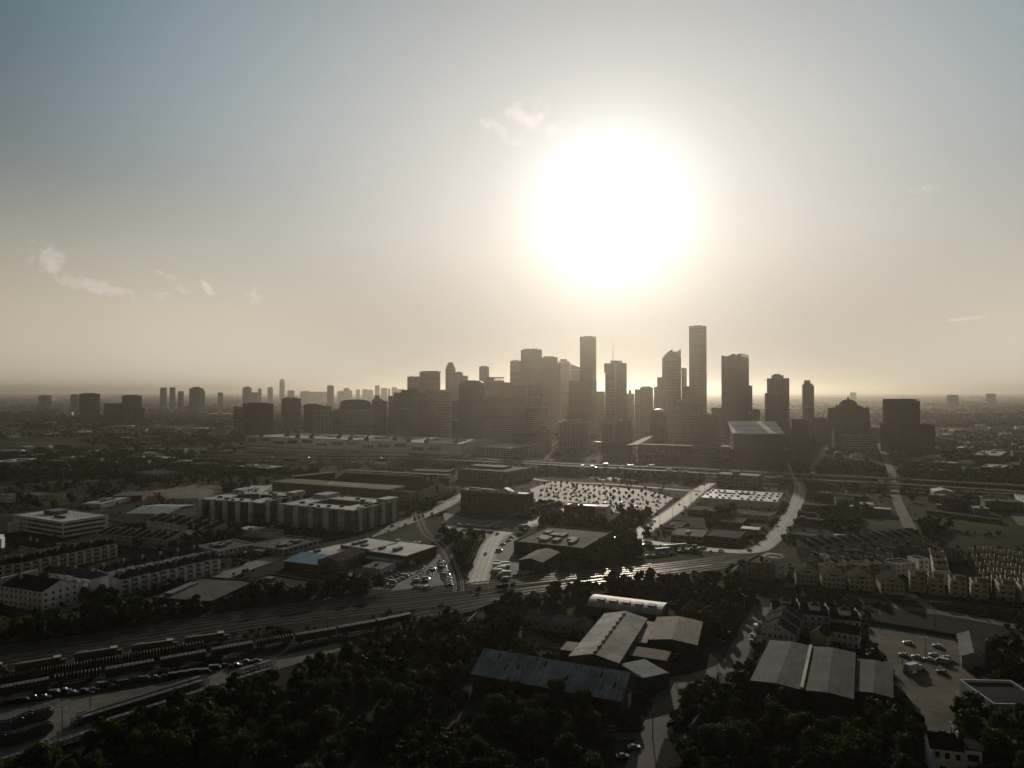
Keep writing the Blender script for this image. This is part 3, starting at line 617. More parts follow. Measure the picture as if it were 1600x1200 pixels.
# --- ballpark
rt, w, d = bld((1146,677),(1224.5,678),None,48,'ballpark end wall of green glass under a big sloping pale roof','placeholder',wroof,depth=125,par=0) if 0 else (None,0,0)
a, rz, w, d = frame((1146,677.5),(1224.5,678.5),None,49,120); rt = thing('ballpark_hall','tall ballpark hall with green glass walls and a sloping pale roof','stadium',(a.x,a.y,0),rz)
MB().prism([(0,0),(w,0),(w,d),(0,d)],22,[48,48,64,64]).build('glass_wall',teal,rt); c = MB(); [c.box(w*i/8-.4,w*i/8+.4,-.5,0,22,48) for i in range(9)]; [c.box(-.3,w+.3,-.4,0,z,z+.6) for z in (30,39)]; c.build('mullions',dgrey,rt)
b = MB(); b.v = [(-2,-2,48.2),(w+2,-2,48.2),(w+2,d,64.4),(-2,d,64.4),(-2,-2,50),(w+2,-2,50),(w+2,d,66),(-2,d,66)]; b.f = [(3,2,1,0),(4,5,6,7),(0,1,5,4),(1,2,6,5),(2,3,7,6),(3,0,4,7)]; b.m=[0]*6; b.build('roof',wroof,rt)
b = MB(); [b.bar((w+1,d*k/7,22),(w+1,d*(k+1)/7,49+k*2),1) for k in range(7)]; b.build('side_bracing',pale,rt)
MB().box(-14,w+12,2,d,0,22).build('brick_base',brick,rt); c = MB(); [c.box(-14+(w+26)*i/12,-12.5+(w+26)*i/12,1.2,2,0,22) for i in range(13)]; c.build('brick_piers',brown,rt)
a, rz, w, d = frame((997,694),(1141,698.5),None,27,14); rt = thing('ballpark_grandstand','long brick ballpark side with a narrow sunlit roof edge','stadium',(a.x,a.y,0),rz)
MB().box(0,w,0,d,0,25).build('wall',brown,rt); MB().box(-1,w,-1,d+2,25.6,27).build('roof_beam',tanr,rt); 
for i in range(16): MB().box(w*(i+.2)/16,w*(i+.8)/16,-.3,0,13,21).build('window',winm,rt)
for i in range(16): MB().box(w*(i+.25)/16,w*(i+.75)/16,-.3,0,2,8).build('arch_opening',winm,rt)
b = MB().box(0,w,-.6,0,10.5,11.5).box(0,w,-.6,0,23,24); b.build('cornice',tan,rt)
MB().box(2,w*.95,30,110,0,19).build('seating_bowl',dgrey,rt); 
p = [G(979,695.5,28),G(998,694.5,28),G(1024,679.5,28),G(1006,684,28)]; o = p[0]
b = MB().prism([(q.x-o.x,q.y-o.y) for q in p],26.5,28); rt = thing('roof_rail','sunlit slanting roof rail jutting left of the ballpark','roof rail',(o.x,o.y,0)); b.build('slab',tanr,rt)
b = MB(); [b.cyl(q.x-o.x,q.y-o.y,0,26.6,1.2,1.2,8) for q in ((p[0]+p[1])/2,(p[2]+p[3])/2,(p[0]+p[1]+p[2]+p[3])/4)]; b.build('columns',concrete,rt)
# --- soccer stadium
Z0 = 14.0
a, rz, w, d = frame((426,752.5),(606,765),(605,757.5),Z0); rt = thing('stadium_stand','near stadium stand with a broad tan roof and grey mesh wall','stadium stand',(a.x,a.y,0),rz)
MB().prism([(0,0),(w,0),(w,d),(0,d)],0,Z0-1).build('mesh_wall',mat('stand_wall',(.26,.26,.26),.8,.2),rt)
MB().box(-1,w+1,-1,d+1,Z0-.7,Z0).build('roof',tanr,rt); c=MB(); [c.box(w*i/20-.12,w*i/20+.12,-1.05,-1.0,.5,Z0-1) for i in range(21)]; c.build('wall_ribs',dgrey,rt)
c = MB().cyl(w*.44,d*.55,Z0,Z0+.12,4.2,4.2,20); c.build('roof_emblem',mat('orange_paint',(.75,.38,.10),.6,.3,var=.1),rt)
me = MB(); x = w*.49
for i in range(11): ww = [2.6,2.4,1.2,2.2,2.6,2.4,2.6,1.4,2.4,2.6,2.2][i]; me.box(x,x+ww,d*.42,d*.42+4.2*(1 if i%3 else .8),Z0,Z0+.12); x += ww+.8
me.build('roof_lettering',white,rt)
gc, gd = G(560,748,0), G(705,744,8)
a, rz, w, d = frame((537,734.5),(701,742.5),None,14,9); rt = thing('stadium_stand','far stadium stand with a thin sunlit roof over dark seats','stadium stand',(a.x,a.y,0),rz)
MB().box(0,w,0,d,13.2,14).build('roof',tanr,rt); b = MB(); 
for k in range(8): b.box(2,w,-34+k*4.5,-34+(k+1)*4.5+.01,0,1.5+k*1.3)
b.build('seating',brick if 0 else mat('seat_rows',(.045,.03,.028),.9,.2),rt); b = MB(); [b.box(w*i/12,w*i/12+.6,d-1,d,0,13.3) for i in range(13)]; b.build('columns',dgrey,rt)
a, rz, w, d = frame((459,744.5),(525,738),None,12,11); rt = thing('stadium_stand','small tan roofed stand closing the left end of the stadium','stadium stand',(a.x,a.y,0),rz)
MB().box(0,w,0,d,11.3,12).build('roof',tanr,rt); MB().box(1,w-1,1,d-1,0,11.3).build('wall',dgrey,rt)
# wavy mesh facade
top = [(606,765,12),(622,767,11),(640,769,10),(655,767,10),(668,762,12),(682,754,16),(693,758,14),(703,763,11),(712,752,14)]
pts = [G(px,py,z) for px,py,z in top]; rt = thing('stadium_facade','wavy grey mesh facade wrapping the right end of the stadium above red walls','stadium facade',(pts[0].x,pts[0].y,0)); b = MB(); q = MB()
pb = [G(606,784,0),G(622,787,0),G(640,789,0),G(655,787,0),G(668,784,0),G(682,780,0),G(693,777,0),G(703,775,0),G(712,772,0)]
o = pts[0]
for i in range(8):
    P0, P1 = pb[i]-o, pb[i+1]-o; z0, z1 = [ZAT(top[k][1], pb[k].y) for k in (i,i+1)]; lo = [5,4,2.5,2.5,3.5,4.5,5,5,5]
    b.poly([(P0.x,P0.y,lo[i]),(P1.x,P1.y,lo[i+1]),(P1.x,P1.y,z1),(P0.x,P0.y,z0)]); b.poly([(P0.x,P0.y+.5,z0),(P1.x,P1.y+.5,z1),(P1.x,P1.y+.5,lo[i+1]),(P0.x,P0.y+.5,lo[i])]); b.poly([(P0.x,P0.y,z0),(P1.x,P1.y,z1),(P1.x,P1.y+.5,z1),(P0.x,P0.y+.5,z0)])
    q.poly([(P0.x,P0.y+1,0),(P1.x,P1.y+1,0),(P1.x,P1.y+1,lo[i+1]+1),(P0.x,P0.y+1,lo[i]+1)]); q.poly([(P0.x,P0.y+14,0),(P0.x,P0.y+14,lo[i]+1),(P1.x,P1.y+14,lo[i+1]+1),(P1.x,P1.y+14,0)]); q.poly([(P0.x,P0.y+1,lo[i]+1),(P1.x,P1.y+1,lo[i+1]+1),(P1.x,P1.y+14,lo[i+1]+1),(P0.x,P0.y+14,lo[i]+1)])
b.build('mesh_skin',mat('grey_mesh',(.42,.42,.40),.7,.3,stripe=(2,.8,.3,.6)),rt); q.build('red_wall',mat('red_wall',(.20,.05,.025),.8,.2),rt)
POLYS.append([tuple(G(*p)) for p in ((440,790),(600,800),(720,775),(712,745),(540,738),(450,748))])
k = G(679,770,6); s_ = thing('stadium_sign','dark red square crest sign on the wavy stadium facade','sign',(pb[5].x-2,pb[5].y-1.6,0)); MB().box(-4,4,0,.4,7,15).build('panel',mat('maroon',(.10,.02,.02),.7,.3),s_)
MB().box(-2.4,2.4,-.1,0,9,10.6).box(-1.6,-.4,-.1,0,10.6,13).box(.6,1.8,-.1,0,10.6,12.4).build('emblem',white,s_)
k = G(672,757,0); s_ = thing('scoreboard','square white bordered scoreboard above the stadium wall','scoreboard',(G(673,752,12).x,G(673,752,12).y,0))
MB().box(-8,8,0,1.5,12,20).build('screen',dgrey,s_); MB().box(-8.5,8.5,.2,1.6,11.5,12).box(-8.5,8.5,.2,1.6,20,20.5).box(-8.5,-8,.2,1.6,12,20).box(8,8.5,.2,1.6,12,20).build('frame',pale,s_); MB().box(-6,-1,-.1,0,13,19).box(1,7,-.1,0,13,14.5).box(1,7,-.1,0,16,17.5).build('display_blocks',tan,s_); MB().box(-6,-5,.4,1,0,12).box(5,6,.4,1,0,12).build('legs',dsteel,s_)
# --- apartment blocks with courtyard
def aptblock(A,B,C,h,label,wall,court=True,fl=5):
    a, rz, w, d = frame(A,B,C,h); rt = thing('apartment_block',label,'apartment building',(a.x,a.y,0),rz); t = min(w,d)*.3
    R4 = [(0,w,0,t),(0,w,d-t,d),(0,t,t,d-t),(w-t,w,t,d-t)] if court else [(0,w,0,d)]
    b = MB(); q = MB()
    for x0,x1,y0,y1 in R4: b.box(x0,x1,y0,y1,0,h-1)
    for x0,x1,y0,y1 in R4: q.box(x0+.01,x1-.01,y0+.01,y1-.01,h-1,h-.6)
    b.build('wall',wall,rt); q.build('roof',wroof,rt); r = random.Random(3)
    p = MB().box(-.2,w+.2,-.2,.3,h-1,h).box(-.2,.3,.3,d,h-1,h).box(w-.3,w+.2,.3,d,h-1,h).box(.3,w-.3,d-.3,d+.2,h-1,h); p.build('parapet',pale,rt)
    for i in range(5): x = w*(i+.1)/5; MB().box(x,x+w*.07,-1.6,0,0,h+.6).build('bay_tower',pale,rt)
    for i in range(4): y = d*(i+.3)/4; MB().box(w,w+1.6,y,y+w*.07,0,h+.6).build('bay_tower',pale,rt)
    windows(rt,w,d,h-1,fl,10,2.2,1.8,1,'r')
    for i in range(22):
        x0,x1,y0,y1 = R4[r.choice([0,0,0,1,3,3]) if court else 0]; s_ = r.uniform(1.6,3); x = r.uniform(x0+1,x1-4); y = r.uniform(y0+1,y1-4); MB().box(x,x+s_*1.6,y,y+s_,h-.6,h+.7).build('air_conditioner',dgrey,rt)
    MB().box(0,w*.18,d-t,d,h-.6,h+2.6).build('roof_house',pale,rt); MB().box(w*.86,w,d-t*.9,d,h-.6,h+2.6).build('roof_house',pale,rt)
    return rt
aptblock((435,787),(552,797.5),(612,780),19,'grey five storey apartment block built round a courtyard, pale roof with many units',mgrey)
aptblock((309,779),(408,785.5),(472,770),19,'dark apartment block left of the courtyard block, next to the stadium',dgrey)
bld((378,768),(405,771),(425,757),21,'pale roofed rear wing behind the dark apartment block',mgrey,wroof,'apartment_block','apartment building',units_n=6,win=(5,5,1.8,1.5))
# --- labelled low buildings
bld((532,851),(580,858.5),(615,846),8.3,'white flat roof warehouse wing behind the large white roof, left half',brick,wroof,'warehouse','warehouse',units_n=3,par=.3)
bld((573,861),(634,868.5),(682,852.5),8,'large white roofed brick warehouse beside the packed car lot',brick,wroof,'warehouse','warehouse',units_n=2,par=.3,door=(.3,.6))
bld((469,864),(519,869.5),(570,857),6,'white roofed hall between the blue roof and the large warehouse',brick,wroof,'warehouse','warehouse',units_n=1,par=.3)
bld((444,877),(499,883.5),(506,872),4.5,'brick shed under a bright blue sheet roof',brick,bluer,'shed','shed',style='shed',ridge=2.2)
bld((500,874),(529,878.5),(571,862),7,'long grey shed with a dark gable roof in front of the white warehouses',mgrey,droof,'shed','shed',style='gable',gdir='y',ridge=2.5,win=(1,3,2,1.4))
bld((571,872),(626,878.5),(634,871),4.5,'low shed with pale blue grey roof under the large warehouse',mgrey,metr,'shed','shed',style='shed',ridge=1)
bld((565,886),(594,888.5),(618,878.5),5,'small white walled shed with a rusty red roof at the car lot',pale,rust,'shed','shed',par=.3,units_n=1)
bld((245,930),(330,939),(401,906),5,'wide flat dark roofed depot beside the left road',dgrey,groof,'depot','depot',units_n=2)
bld((385,906),(470,920),(500,908),5,'low dark roofed depot above the tree belt',dgrey,droof,'depot','depot',units_n=1)
bld((258,945),(272,947),(281,941),4,'tiny building with blue roof among the trees by the left road',mgrey,bluer,'shed','shed',par=.2)
bld((310,852),(343,860),(392,848),4.5,'low white walled shop row with gravel roof by the left road',white,groof,'shop_row','shop',win=(1,8,1.6,1.6),units_n=4)
bld((393,850),(443,858),(503,842),5,'flat roofed store with pale piers left of the road bend',pale,groof,'store','shop',win=(1,7,3,2),units_n=5)
bld((396,859),(409,861),(416,857),3.5,'little white topped canopy in front of the shop row',mgrey,wroof,'canopy','canopy',par=.2)
bld((370,826),(397,828.5),(405,823),6,'boxy pale building below the dark apartment block',pale,wroof,'building','building',units_n=1,par=.3)
bld((399,830),(426,832.5),(433,827),5,'low pale block right of the boxy building below the apartments',pale,groof,'building','building',par=.3)
rt,w,d = bld((20,804),(98,815.5),(160,803),13,'white three storey office with dark window bands and sunny roof',white,wroof,'office_building','office building',units_n=0,par=.6)
for k in range(3):
    MB().box(w*.3,w-1,-.1,0,2+k*3.7,3.6+k*3.7).build('window_band',winm,rt); MB().box(w,w+.1,1,d*.93,2+k*3.7,3.6+k*3.7).build('window_band',winm,rt)
f = MB().box(-.8,.8,-.08,0,0,1.2).mesh('window',winm)
for k in range(3): [place(f,'window',rt,(w*.03+i*w*.045,0,2.2+k*3.7)) for i in range(6)]
MB().box(w*.2,w*.42,d*.45,d*.75,12.4,15.5).build('penthouse',mgrey,rt); MB().box(w*.55,w*.75,d*.3,d*.34,12.4,14).build('rooftop_unit',dgrey,rt); MB().box(w*.13,w*.2,-9,-2,0,8).build('stair_tower',white,rt)
for i in range(5): MB().cyl(w*(.62+.07*i),d*.5,12.4,16,.12,.12,5).build('vent_pipe',dsteel,rt)
rt,w,d = bld((720,764),(821,772),(834,768.5),21,'dark red brick block with white roof units beside the stadium',brick,wroof,'brick_building','office building',units_n=12,win=(4,14,1.6,2.0),par=.9)
MB().prof([(w*.5,20.4),(w*.72,20.4),(w*.61,24)],d*.5,d*.95).build('roof_gable',wroof,rt)
rt,w,d = bld((881,788),(948,792),(969,789),15.5,'brick building with a white right third by the tree dotted car park',brick,wroof,'office_building','office building',units_n=4,win=(3,9,1.6,1.6))
MB().box(w*.74,w+.15,-.15,d,0,15.4).build('white_bay',white,rt); MB().box(w*.25,w*.37,-.12,0,0,8).build('entrance_panel',white,rt)
for k in range(3): [MB().box(w*(.78+.07*i),w*(.82+.07*i),-.25,-.15,3+4*k,5+4*k).build('window',winm,rt) for i in range(3)]
rt,w,d = bld((810,842),(911,856),(956,830),8,'wide flat gravel roofed hall with sunlit parapets near the centre',dgrey,groof,'hall','hall',units_n=8,par=1)
bld((811,875),(847,879),(874,863),6,'dark grey gabled shed in front of the wide gravel roofed hall',dgrey,metg,'shed','shed',style='gable',gdir='y',ridge=2)
rt,w,d = bld((1094,777),(1214,784.5),(1226,770),8,'long white warehouse with rows of dark roof vents',white,wroof,'warehouse','warehouse',par=.4,units_n=0)
for i in range(12):
    for j in range(4):
        if (i*7+j*3)%5: MB().box(w*(i+.3)/12,w*(i+.3)/12+2.6,d*(j+.4)/4.3,d*(j+.4)/4.3+2.6,7.6,8.8).build('roof_vent',dgrey,rt)
c = MB(); [c.box(w*i/16-.15,w*i/16+.15,-.1,0,0,7.6) for i in range(17)]; c.build('wall_ribs',pale,rt)
bld((1100,771),(1215,778),None,7,'low pale hall just behind the long white warehouse',pale,wroof,'hall','hall',depth=14,par=.3,units_n=5)
rt,w,d = bld((1120,740),(1184,744),None,17,'red brick block with a pale concrete frame grid below the freeway',brick,droof,'brick_building','office building',depth=22,win=(4,12,2.8,2.4)); c = MB(); facade(c,w,d,0,17,4.1,5.4,'br',t=.2); c.build('concrete_frame',tan,rt)
MB().box(w*.35,w*.5,6,12,16,20).build('roof_tank',dgrey,rt)
bld((1048,835),(1098,838.5),(1106,826),5,'squat flat roofed workshop at the street corner, brown front',tan,groof,'workshop','workshop',units_n=1,win=(1,5,3,1.8))
bld((1099,837),(1154,841),(1166,829),5,'flat roofed workshop joined right of the brown fronted one',brown,droof,'workshop','workshop',win=(1,4,2,1.6))
bld((1036,822),(1062,825),(1076,814),4,'black flat roofed store with a white strip behind the workshops',dgrey,droof,'store','shop',units_n=1)
bld((1156,825.5),(1186,828),None,5,'blue grey shed right of the workshops',metr if 0 else mgrey,metr,'shed','shed',depth=14,par=.3)
bld((1074,795),(1124,799),(1131,791),4.5,'low tan walled store in front of the long white warehouse',tan,droof,'store','shop',win=(1,6,2,1.4))
bld((1140,800),(1200,806),(1207,799),5,'low pale walled hall with dark roof near the curved street',pale,droof,'hall','hall')
bld((1120,813),(1160,817),(1168,808),4,'dark roofed store in the middle of the block of workshops',brown,droof,'store','shop')
bld((1272,770),(1345,776),None,8,'long dark green roofed building under the freeway on the right',mat('green_wall',(.05,.065,.055),.8,.2),droof,'warehouse','warehouse',depth=24,win=(1,9,2.4,1.8),units_n=6)
bld((1254,788),(1320,791.5),None,5,'low pale blue fronted shed, left half of a long row',mat('blue_wall',(.16,.19,.24),.7,.3),droof,'shed','shed',depth=10,par=.3)
bld((1320.5,790.5),(1391,796),None,5.5,'white roofed shed with pale blue front, right half of a long row',MATS['blue_wall'],wroof,'shed','shed',depth=11,par=.3,units_n=2)
bld((1244,809),(1284,813),None,5,'brown flat building right of the curved street',brown,droof,'building','building',depth=15,win=(1,5,2,1.5),units_n=3)
bld((1230,832),(1268,838),None,6.5,'grey walled workshop on the right edge of the curved street',mgrey,droof,'workshop','workshop',depth=18,win=(1,3,3,2))
bld((1246,800),(1275,802),None,4,'small dark store with a sunlit skylight above the brown flat building',dgrey,droof,'store','shop',depth=10)
bld((1303,836),(1338,838.5),None,3.2,'low white trellised carport behind the sawtooth townhouses',white,pale,'carport','carport',depth=6,par=.2,win=(1,8,2,1.6))
bld((1450,772),(1474,774),None,8,'small boxy building with roof gables under the freeway, far right',mgrey,wroof,'building','building',depth=14,win=(2,4,1.5,1.4),units_n=2)
bld((1463,788),(1508,791),None,4,'long low platform canopy with a sunlit roof on the right',dgrey,wroof,'canopy','canopy',depth=6,par=.2)
bld((1447,797),(1560,812),None,3.5,'long low blue grey rail platform building on the right',MATS['blue_wall'],droof,'platform_building','building',depth=8,par=.3,win=(1,20,2.2,1.2))
bld((1585,771),(1612,786),None,8,'white stepped building cut by the right picture edge',white,wroof,'building','building',depth=26,win=(2,5,1.6,1.4))
bld((207,737),(243,741.5),(280,736),9,'dark brick school block with pale windows on the left plain',brown,droof,'school','school',win=(2,9,3,2),wmat=pale)
bld((-25,722),(14,722),(66,716),8,'broad white roofed hall at the left picture edge',mgrey,wroof,'hall','hall',par=.4,units_n=4)
bld((140,784),(158,787),(213,774),5,'long low building with a strip of sunlit roof behind the white office',pale,wroof,'building','building',par=.3,units_n=3)
bld((186,771),(222,774),(240,766),6,'low red brown building beside the ball field',brick,rust,'building','building',par=.4)
bld((368,728),(420,731.5),(450,728),9,'dark brown warehouse with scruffy pale roof left of the stadium',brown,wroof,'warehouse','warehouse',units_n=6)
bld((232,714.5),(262,716),(275,714),7,'low hall with a bright white roof on the left plain',mgrey,wroof,'hall','hall',par=.4)
bld((294,724),(330,726),(345,723.5),7,'dark low hall with a thin pale roof edge on the left plain',dgrey,groof,'hall','hall',par=.5)
bld((310,718.5),(336,720),(344,718.5),6,'low hall with a yellowish roof on the left plain',brown,tanr,'hall','hall',par=.4)
bld((350,720),(372,721),(380,719.5),6,'low orange roofed shed left of the convention hall foot',brown,tanr,'shed','shed',par=.4)
bld((0,772),(12,773),(20,771),9,'white walled house at the left edge beyond the office',white,droof,'house','house',win=(2,4,1.2,1.4))
bld((36,771),(60,774),(70,769),6,'pale walled low house beside the grassy field on the left',pale,groof,'house','house',win=(1,5,1.2,1.4))
bld((715,732),(790,737.5),(808,728),15,'grey columned hall behind the red brick block',mgrey,groof,'hall','hall',par=1,win=(1,18,1.6,8))
bld((733,727),(786,730),None,17,'yellowish roofed upper hall behind the grey columned hall',dgrey,tanr,'hall','hall',depth=25,par=.4)
bld((640,735),(700,737),None,6,'low hall between the stadium and the freeway',brown,groof,'hall','hall',depth=30)
bld((1455,721),(1491,723.5),None,9,'dark brick block with pale roof edge above the freeway, right',brown,wroof,'brick_building','building',depth=26,win=(2,8,2,1.6),units_n=4)
bld((1436,726),(1455,727),None,6,'low pale roofed wing left of that dark brick block above the freeway',dgrey,wroof,'building','building',depth=14,par=.4)
bld((1524,708),(1562,712),(1574,705),14,'four storey pale roofed flats at the right above the freeway',brown,wroof,'flats','apartment building',win=(4,9,2,1.6),units_n=5)
bld((1533,728),(1566,731),(1577,726),12,'brown flats with sunlit roof right of the freeway ramp',brown,wroof,'flats','apartment building',win=(3,8,2,1.6),units_n=4)
bld((1594,722),(1625,726),None,16,'brown block with a bright edge at the right picture border',brown,droof,'flats','apartment building',depth=30,win=(4,6,2,1.6))
bld((1398,706),(1440,707),None,7,'low row of shops under the rightmost tall building',brown,groof,'shop_row','shop',depth=18,units_n=4)
bld((1290,716),(1345,718.5),None,8,'tan low building in front of the striped garage',tan,groof,'building','building',depth=24,win=(1,9,2,1.8))
bld((868,688),(915,690),None,9,'pale low building behind the freeway near the centre',pale,wroof,'building','building',depth=20,units_n=2)
bld((925,690),(950,691),None,12,'bright edged low building left of the ballpark rail',mgrey,wroof,'building','building',depth=20,win=(2,6,2,1.6))
bld((905,676),(940,677.5),None,14,'long low building with sunlit roof at the foot of downtown',brown,wroof,'building','building',depth=26)
bld((985,672),(1010,673),None,16,'flat sunlit roofed block behind the ballpark rail',brown,wroof,'building','building',depth=26)
bld((1115,684),(1142,685),None,14,'small sunlit roofed block left of the green glass hall',brown,wroof,'building','building',depth=26)
# ================================================================ roads, lots, tracks, grass (sheets a few cm above one another)
def smooth(pts, n=8):
    P = [pts[0]] + list(pts) + [pts[-1]]; out = []
    for i in range(1, len(P)-2):
        for k in range(n):
            t = k/n; a, b, c, d = P[i-1], P[i], P[i+1], P[i+2]
            out.append(.5*((2*b)+(c-a)*t+(2*a-5*b+4*c-d)*t*t+(3*b-a-3*c+d)*t*t*t))
    out.append(P[-2]); return out
def strip(name, pix, w, z, m, seg=True, hw=None, off=0, pts=None, n=8, kind='structure'):
    W = pts or smooth([G(*p) for p in pix], n); b = MB(); L = []
    for i, p in enumerate(W):
        t = (W[min(i+1, len(W)-1)]-W[max(i-1, 0)]).normalized(); nn = Vector((-t.y, t.x)); L.append((p+nn*(off+w/2), p+nn*(off-w/2)))
    for i in range(len(L)-1): b.poly([(*L[i][1],z),(*L[i+1][1],z),(*L[i+1][0],z),(*L[i][0],z)])
    if seg:
        for i in range(len(W)-1): SEGS.append((W[i].x,W[i].y,W[i+1].x,W[i+1].y,(hw or w/2)))
    o = b.build(name, m); tag(o, kind=kind); return W
def area(name, pix, z, m, keep=True, kind='structure'):
    P = [G(*p) for p in pix]; b = MB(); A = sum(P[i].x*P[(i+1)%len(P)].y-P[(i+1)%len(P)].x*P[i].y for i in range(len(P)))
    if A < 0: P = P[::-1]
    b.poly([(p.x,p.y,z) for p in P]); tag(b.build(name, m), kind=kind)
    if keep: POLYS.append([(p.x,p.y) for p in P])
    return P
road1 = strip('road', [(-40,995),(47,975),(245,937),(400,881),(475,860),(575,837),(650,810),(690,793),(716,778),(735,768)], 11, .06, roadc)
road3 = strip('road', [(745,913),(749,900),(760,868),(770,846),(790,832),(830,817),(872,800),(905,792)], 11, .10, roadc)
road4 = strip('road', [(985,843),(1010,826),(1056,796),(1088,770),(1112,752)], 13, .06, roadc)
road5 = strip('road', [(960,838),(1040,851),(1110,859),(1175,861),(1205,845),(1230,812),(1245,785),(1250,765),(1247,752)], 10, .10, roadc)
strip('road', [(1362,660),(1368,675),(1380,708),(1392,735),(1398,770),(1417,816),(1424,828)], 10, .06, mat('grey_road', (.10,.092,.078), .8, .2, var=.3, scale=.05))
strip('road', [(1302,690),(1290,702),(1272,728),(1262,742)], 10, .06, MATS['grey_road'])
road8 = strip('road', [(1192,948),(1180,965),(1162,1000),(1142,1038),(1100,1056),(1060,1066),(1042,1100),(1022,1140),(1000,1200),(985,1260)], 9, .06, mat('dirt_road', (.085,.075,.06), .85, .2, var=.35, scale=.06))
strip('road', [(1562,772),(1582,796),(1605,822)], 12, .06, MATS['grey_road'])
strip('road', [(1225,915),(1300,925),(1400,948),(1500,962),(1620,985)], 9, .06, MATS['dirt_road'])
strip('road', [(600,790),(680,785),(716,778)], 8, .10, asphalt)
strip('road', [(820,745),(860,752),(960,757),(1045,764),(1095,768)], 8, .06, lotc)
strip('road', [(1045,1068),(1010,1072),(1000,1085)], 5, .10, MATS['dirt_road'])
strip('street', [(960,1150),(1035,1148),(1062,1152),(1130,1160)], 5, .03, MATS['dirt_road'])
strip('street', [(1250,815),(1330,808),(1440,815)], 7, .03, asphalt)
strip('street', [(0,806),(70,800),(170,797)], 7, .03, asphalt)
strip('street', [(0,762),(110,752),(300,748),(420,745)], 7, .03, asphalt)
strip('street', [(150,860),(265,850),(330,828),(420,815)], 6, .03, asphalt)
for k, (p0, p1) in enumerate([((0,690),(380,705)),((0,672),(300,680)),((1440,690),(1600,696)),((1300,760),(1600,772)),((1480,676),(1600,678)),((0,735),(200,728)),((60,655),(380,662)),((1300,640),(1600,637))]):
    strip('street', [p0, ((p0[0]+p1[0])/2, (p0[1]+p1[1])/2-1), p1], 9, .03, asphalt)
# painted lines on the brighter roads
for W, offs in ((road1,(0,)),(road3,(-3.4,0,3.4)),(road4,(0,)),(road5,(0,-4))):
    for o in offs:
        strip('road_marking', None, .25, .135, paintw, seg=False, off=o, pts=W)
for W, hw in ((road1, 5.5), (road3, 5.5), (road4, 6.5), (road5, 5)):
    for s_ in (-1, 1): strip('pavement', None, 1.8, .16, concrete, seg=False, off=s_*(hw+.95), pts=W)
area('car_park', [(828,764),(862,752.5),(1010,766),(1052,778),(1018,806),(965,801),(880,790),(833,783)], .03, lotc)
area('car_park', [(905,744),(960,746),(1000,751),(940,750)], .03, lotc, False)
area('car_park', [(690,800),(745,812),(835,812),(845,820),(800,832),(770,842),(735,836),(700,826)], .03, mat('worn_asphalt', (.075,.07,.065), .8, .3, var=.3, scale=.04))
area('car_park', [(590,893),(640,880),(686,866),(700,872),(712,912),(690,925),(640,925),(560,918)], .03, mat('gravel_lot', (.13,.12,.10), .85, .3, var=.3, scale=.05))
area('car_park', [(770,850),(800,835),(812,842),(806,870),(830,900),(800,912),(768,914)], .03, MATS['gravel_lot'])
area('car_park', [(520,893),(560,880),(600,896),(560,915),(525,905)], .03, MATS['gravel_lot'])
area('yard', [(-30,1108),(0,1102),(140,1086),(220,1075),(330,1048),(400,1035),(470,1018),(530,1004),(540,1014),(480,1032),(420,1050),(330,1085),(230,1118),(150,1150),(60,1178),(-40,1200)], .03, yardc)
area('dirt_lot', [(1352,972),(1400,980),(1490,993),(1514,1050),(1550,1076),(1502,1110),(1492,1145),(1450,1152),(1435,1115),(1402,1062),(1360,1003)], .03, mat('dirt_lot_soil', (.105,.085,.06), .9, .2, var=.45, scale=.045, fine=.3))
area('dirt_yard', [(1000,1075),(1042,1068),(1060,1090),(1036,1120),(1010,1110)], .03, MATS['dirt_lot_soil'], False)
area('dirt_yard', [(870,1005),(890,1000),(905,1012),(880,1018),(850,1010),(800,1000),(800,985),(830,985)], .03, dirt)
area('dirt_yard', [(600,1195),(660,1140),(700,1120),(760,1090),(800,1110),(760,1150),(700,1200)], .03, mat('dark_soil', (.05,.042,.03), .95, .1, var=.4, scale=.08), False)
area('grass', [(580,841),(655,817),(662,822),(678,850),(610,853)], .03, grass)
area('grass', [(1338,806),(1370,803),(1440,806),(1438,828),(1400,836),(1345,832)], .03, grass)
area('grass', [(960,884),(1040,870),(1130,864),(1185,864),(1165,872),(1060,884),(985,893)], .03, grass)
area('grass', [(1080,905),(1130,897),(1150,902),(1140,915),(1090,912)], .03, grass)
area('grass', [(1440,806),(1580,812),(1600,822),(1600,835),(1520,832),(1450,818)], .03, grass)
area('grass', [(40,785),(90,768),(150,774),(100,790)], .03, grass)
area('grass', [(1540,985),(1620,990),(1620,1010),(1545,1005)], .03, grass)
area('ball_field', [(237,767),(300,757),(345,759),(352,772),(330,778),(262,779)], .03, mat('ball_field_clay', (.17,.14,.10), .9, .2, var=.25, scale=.03))
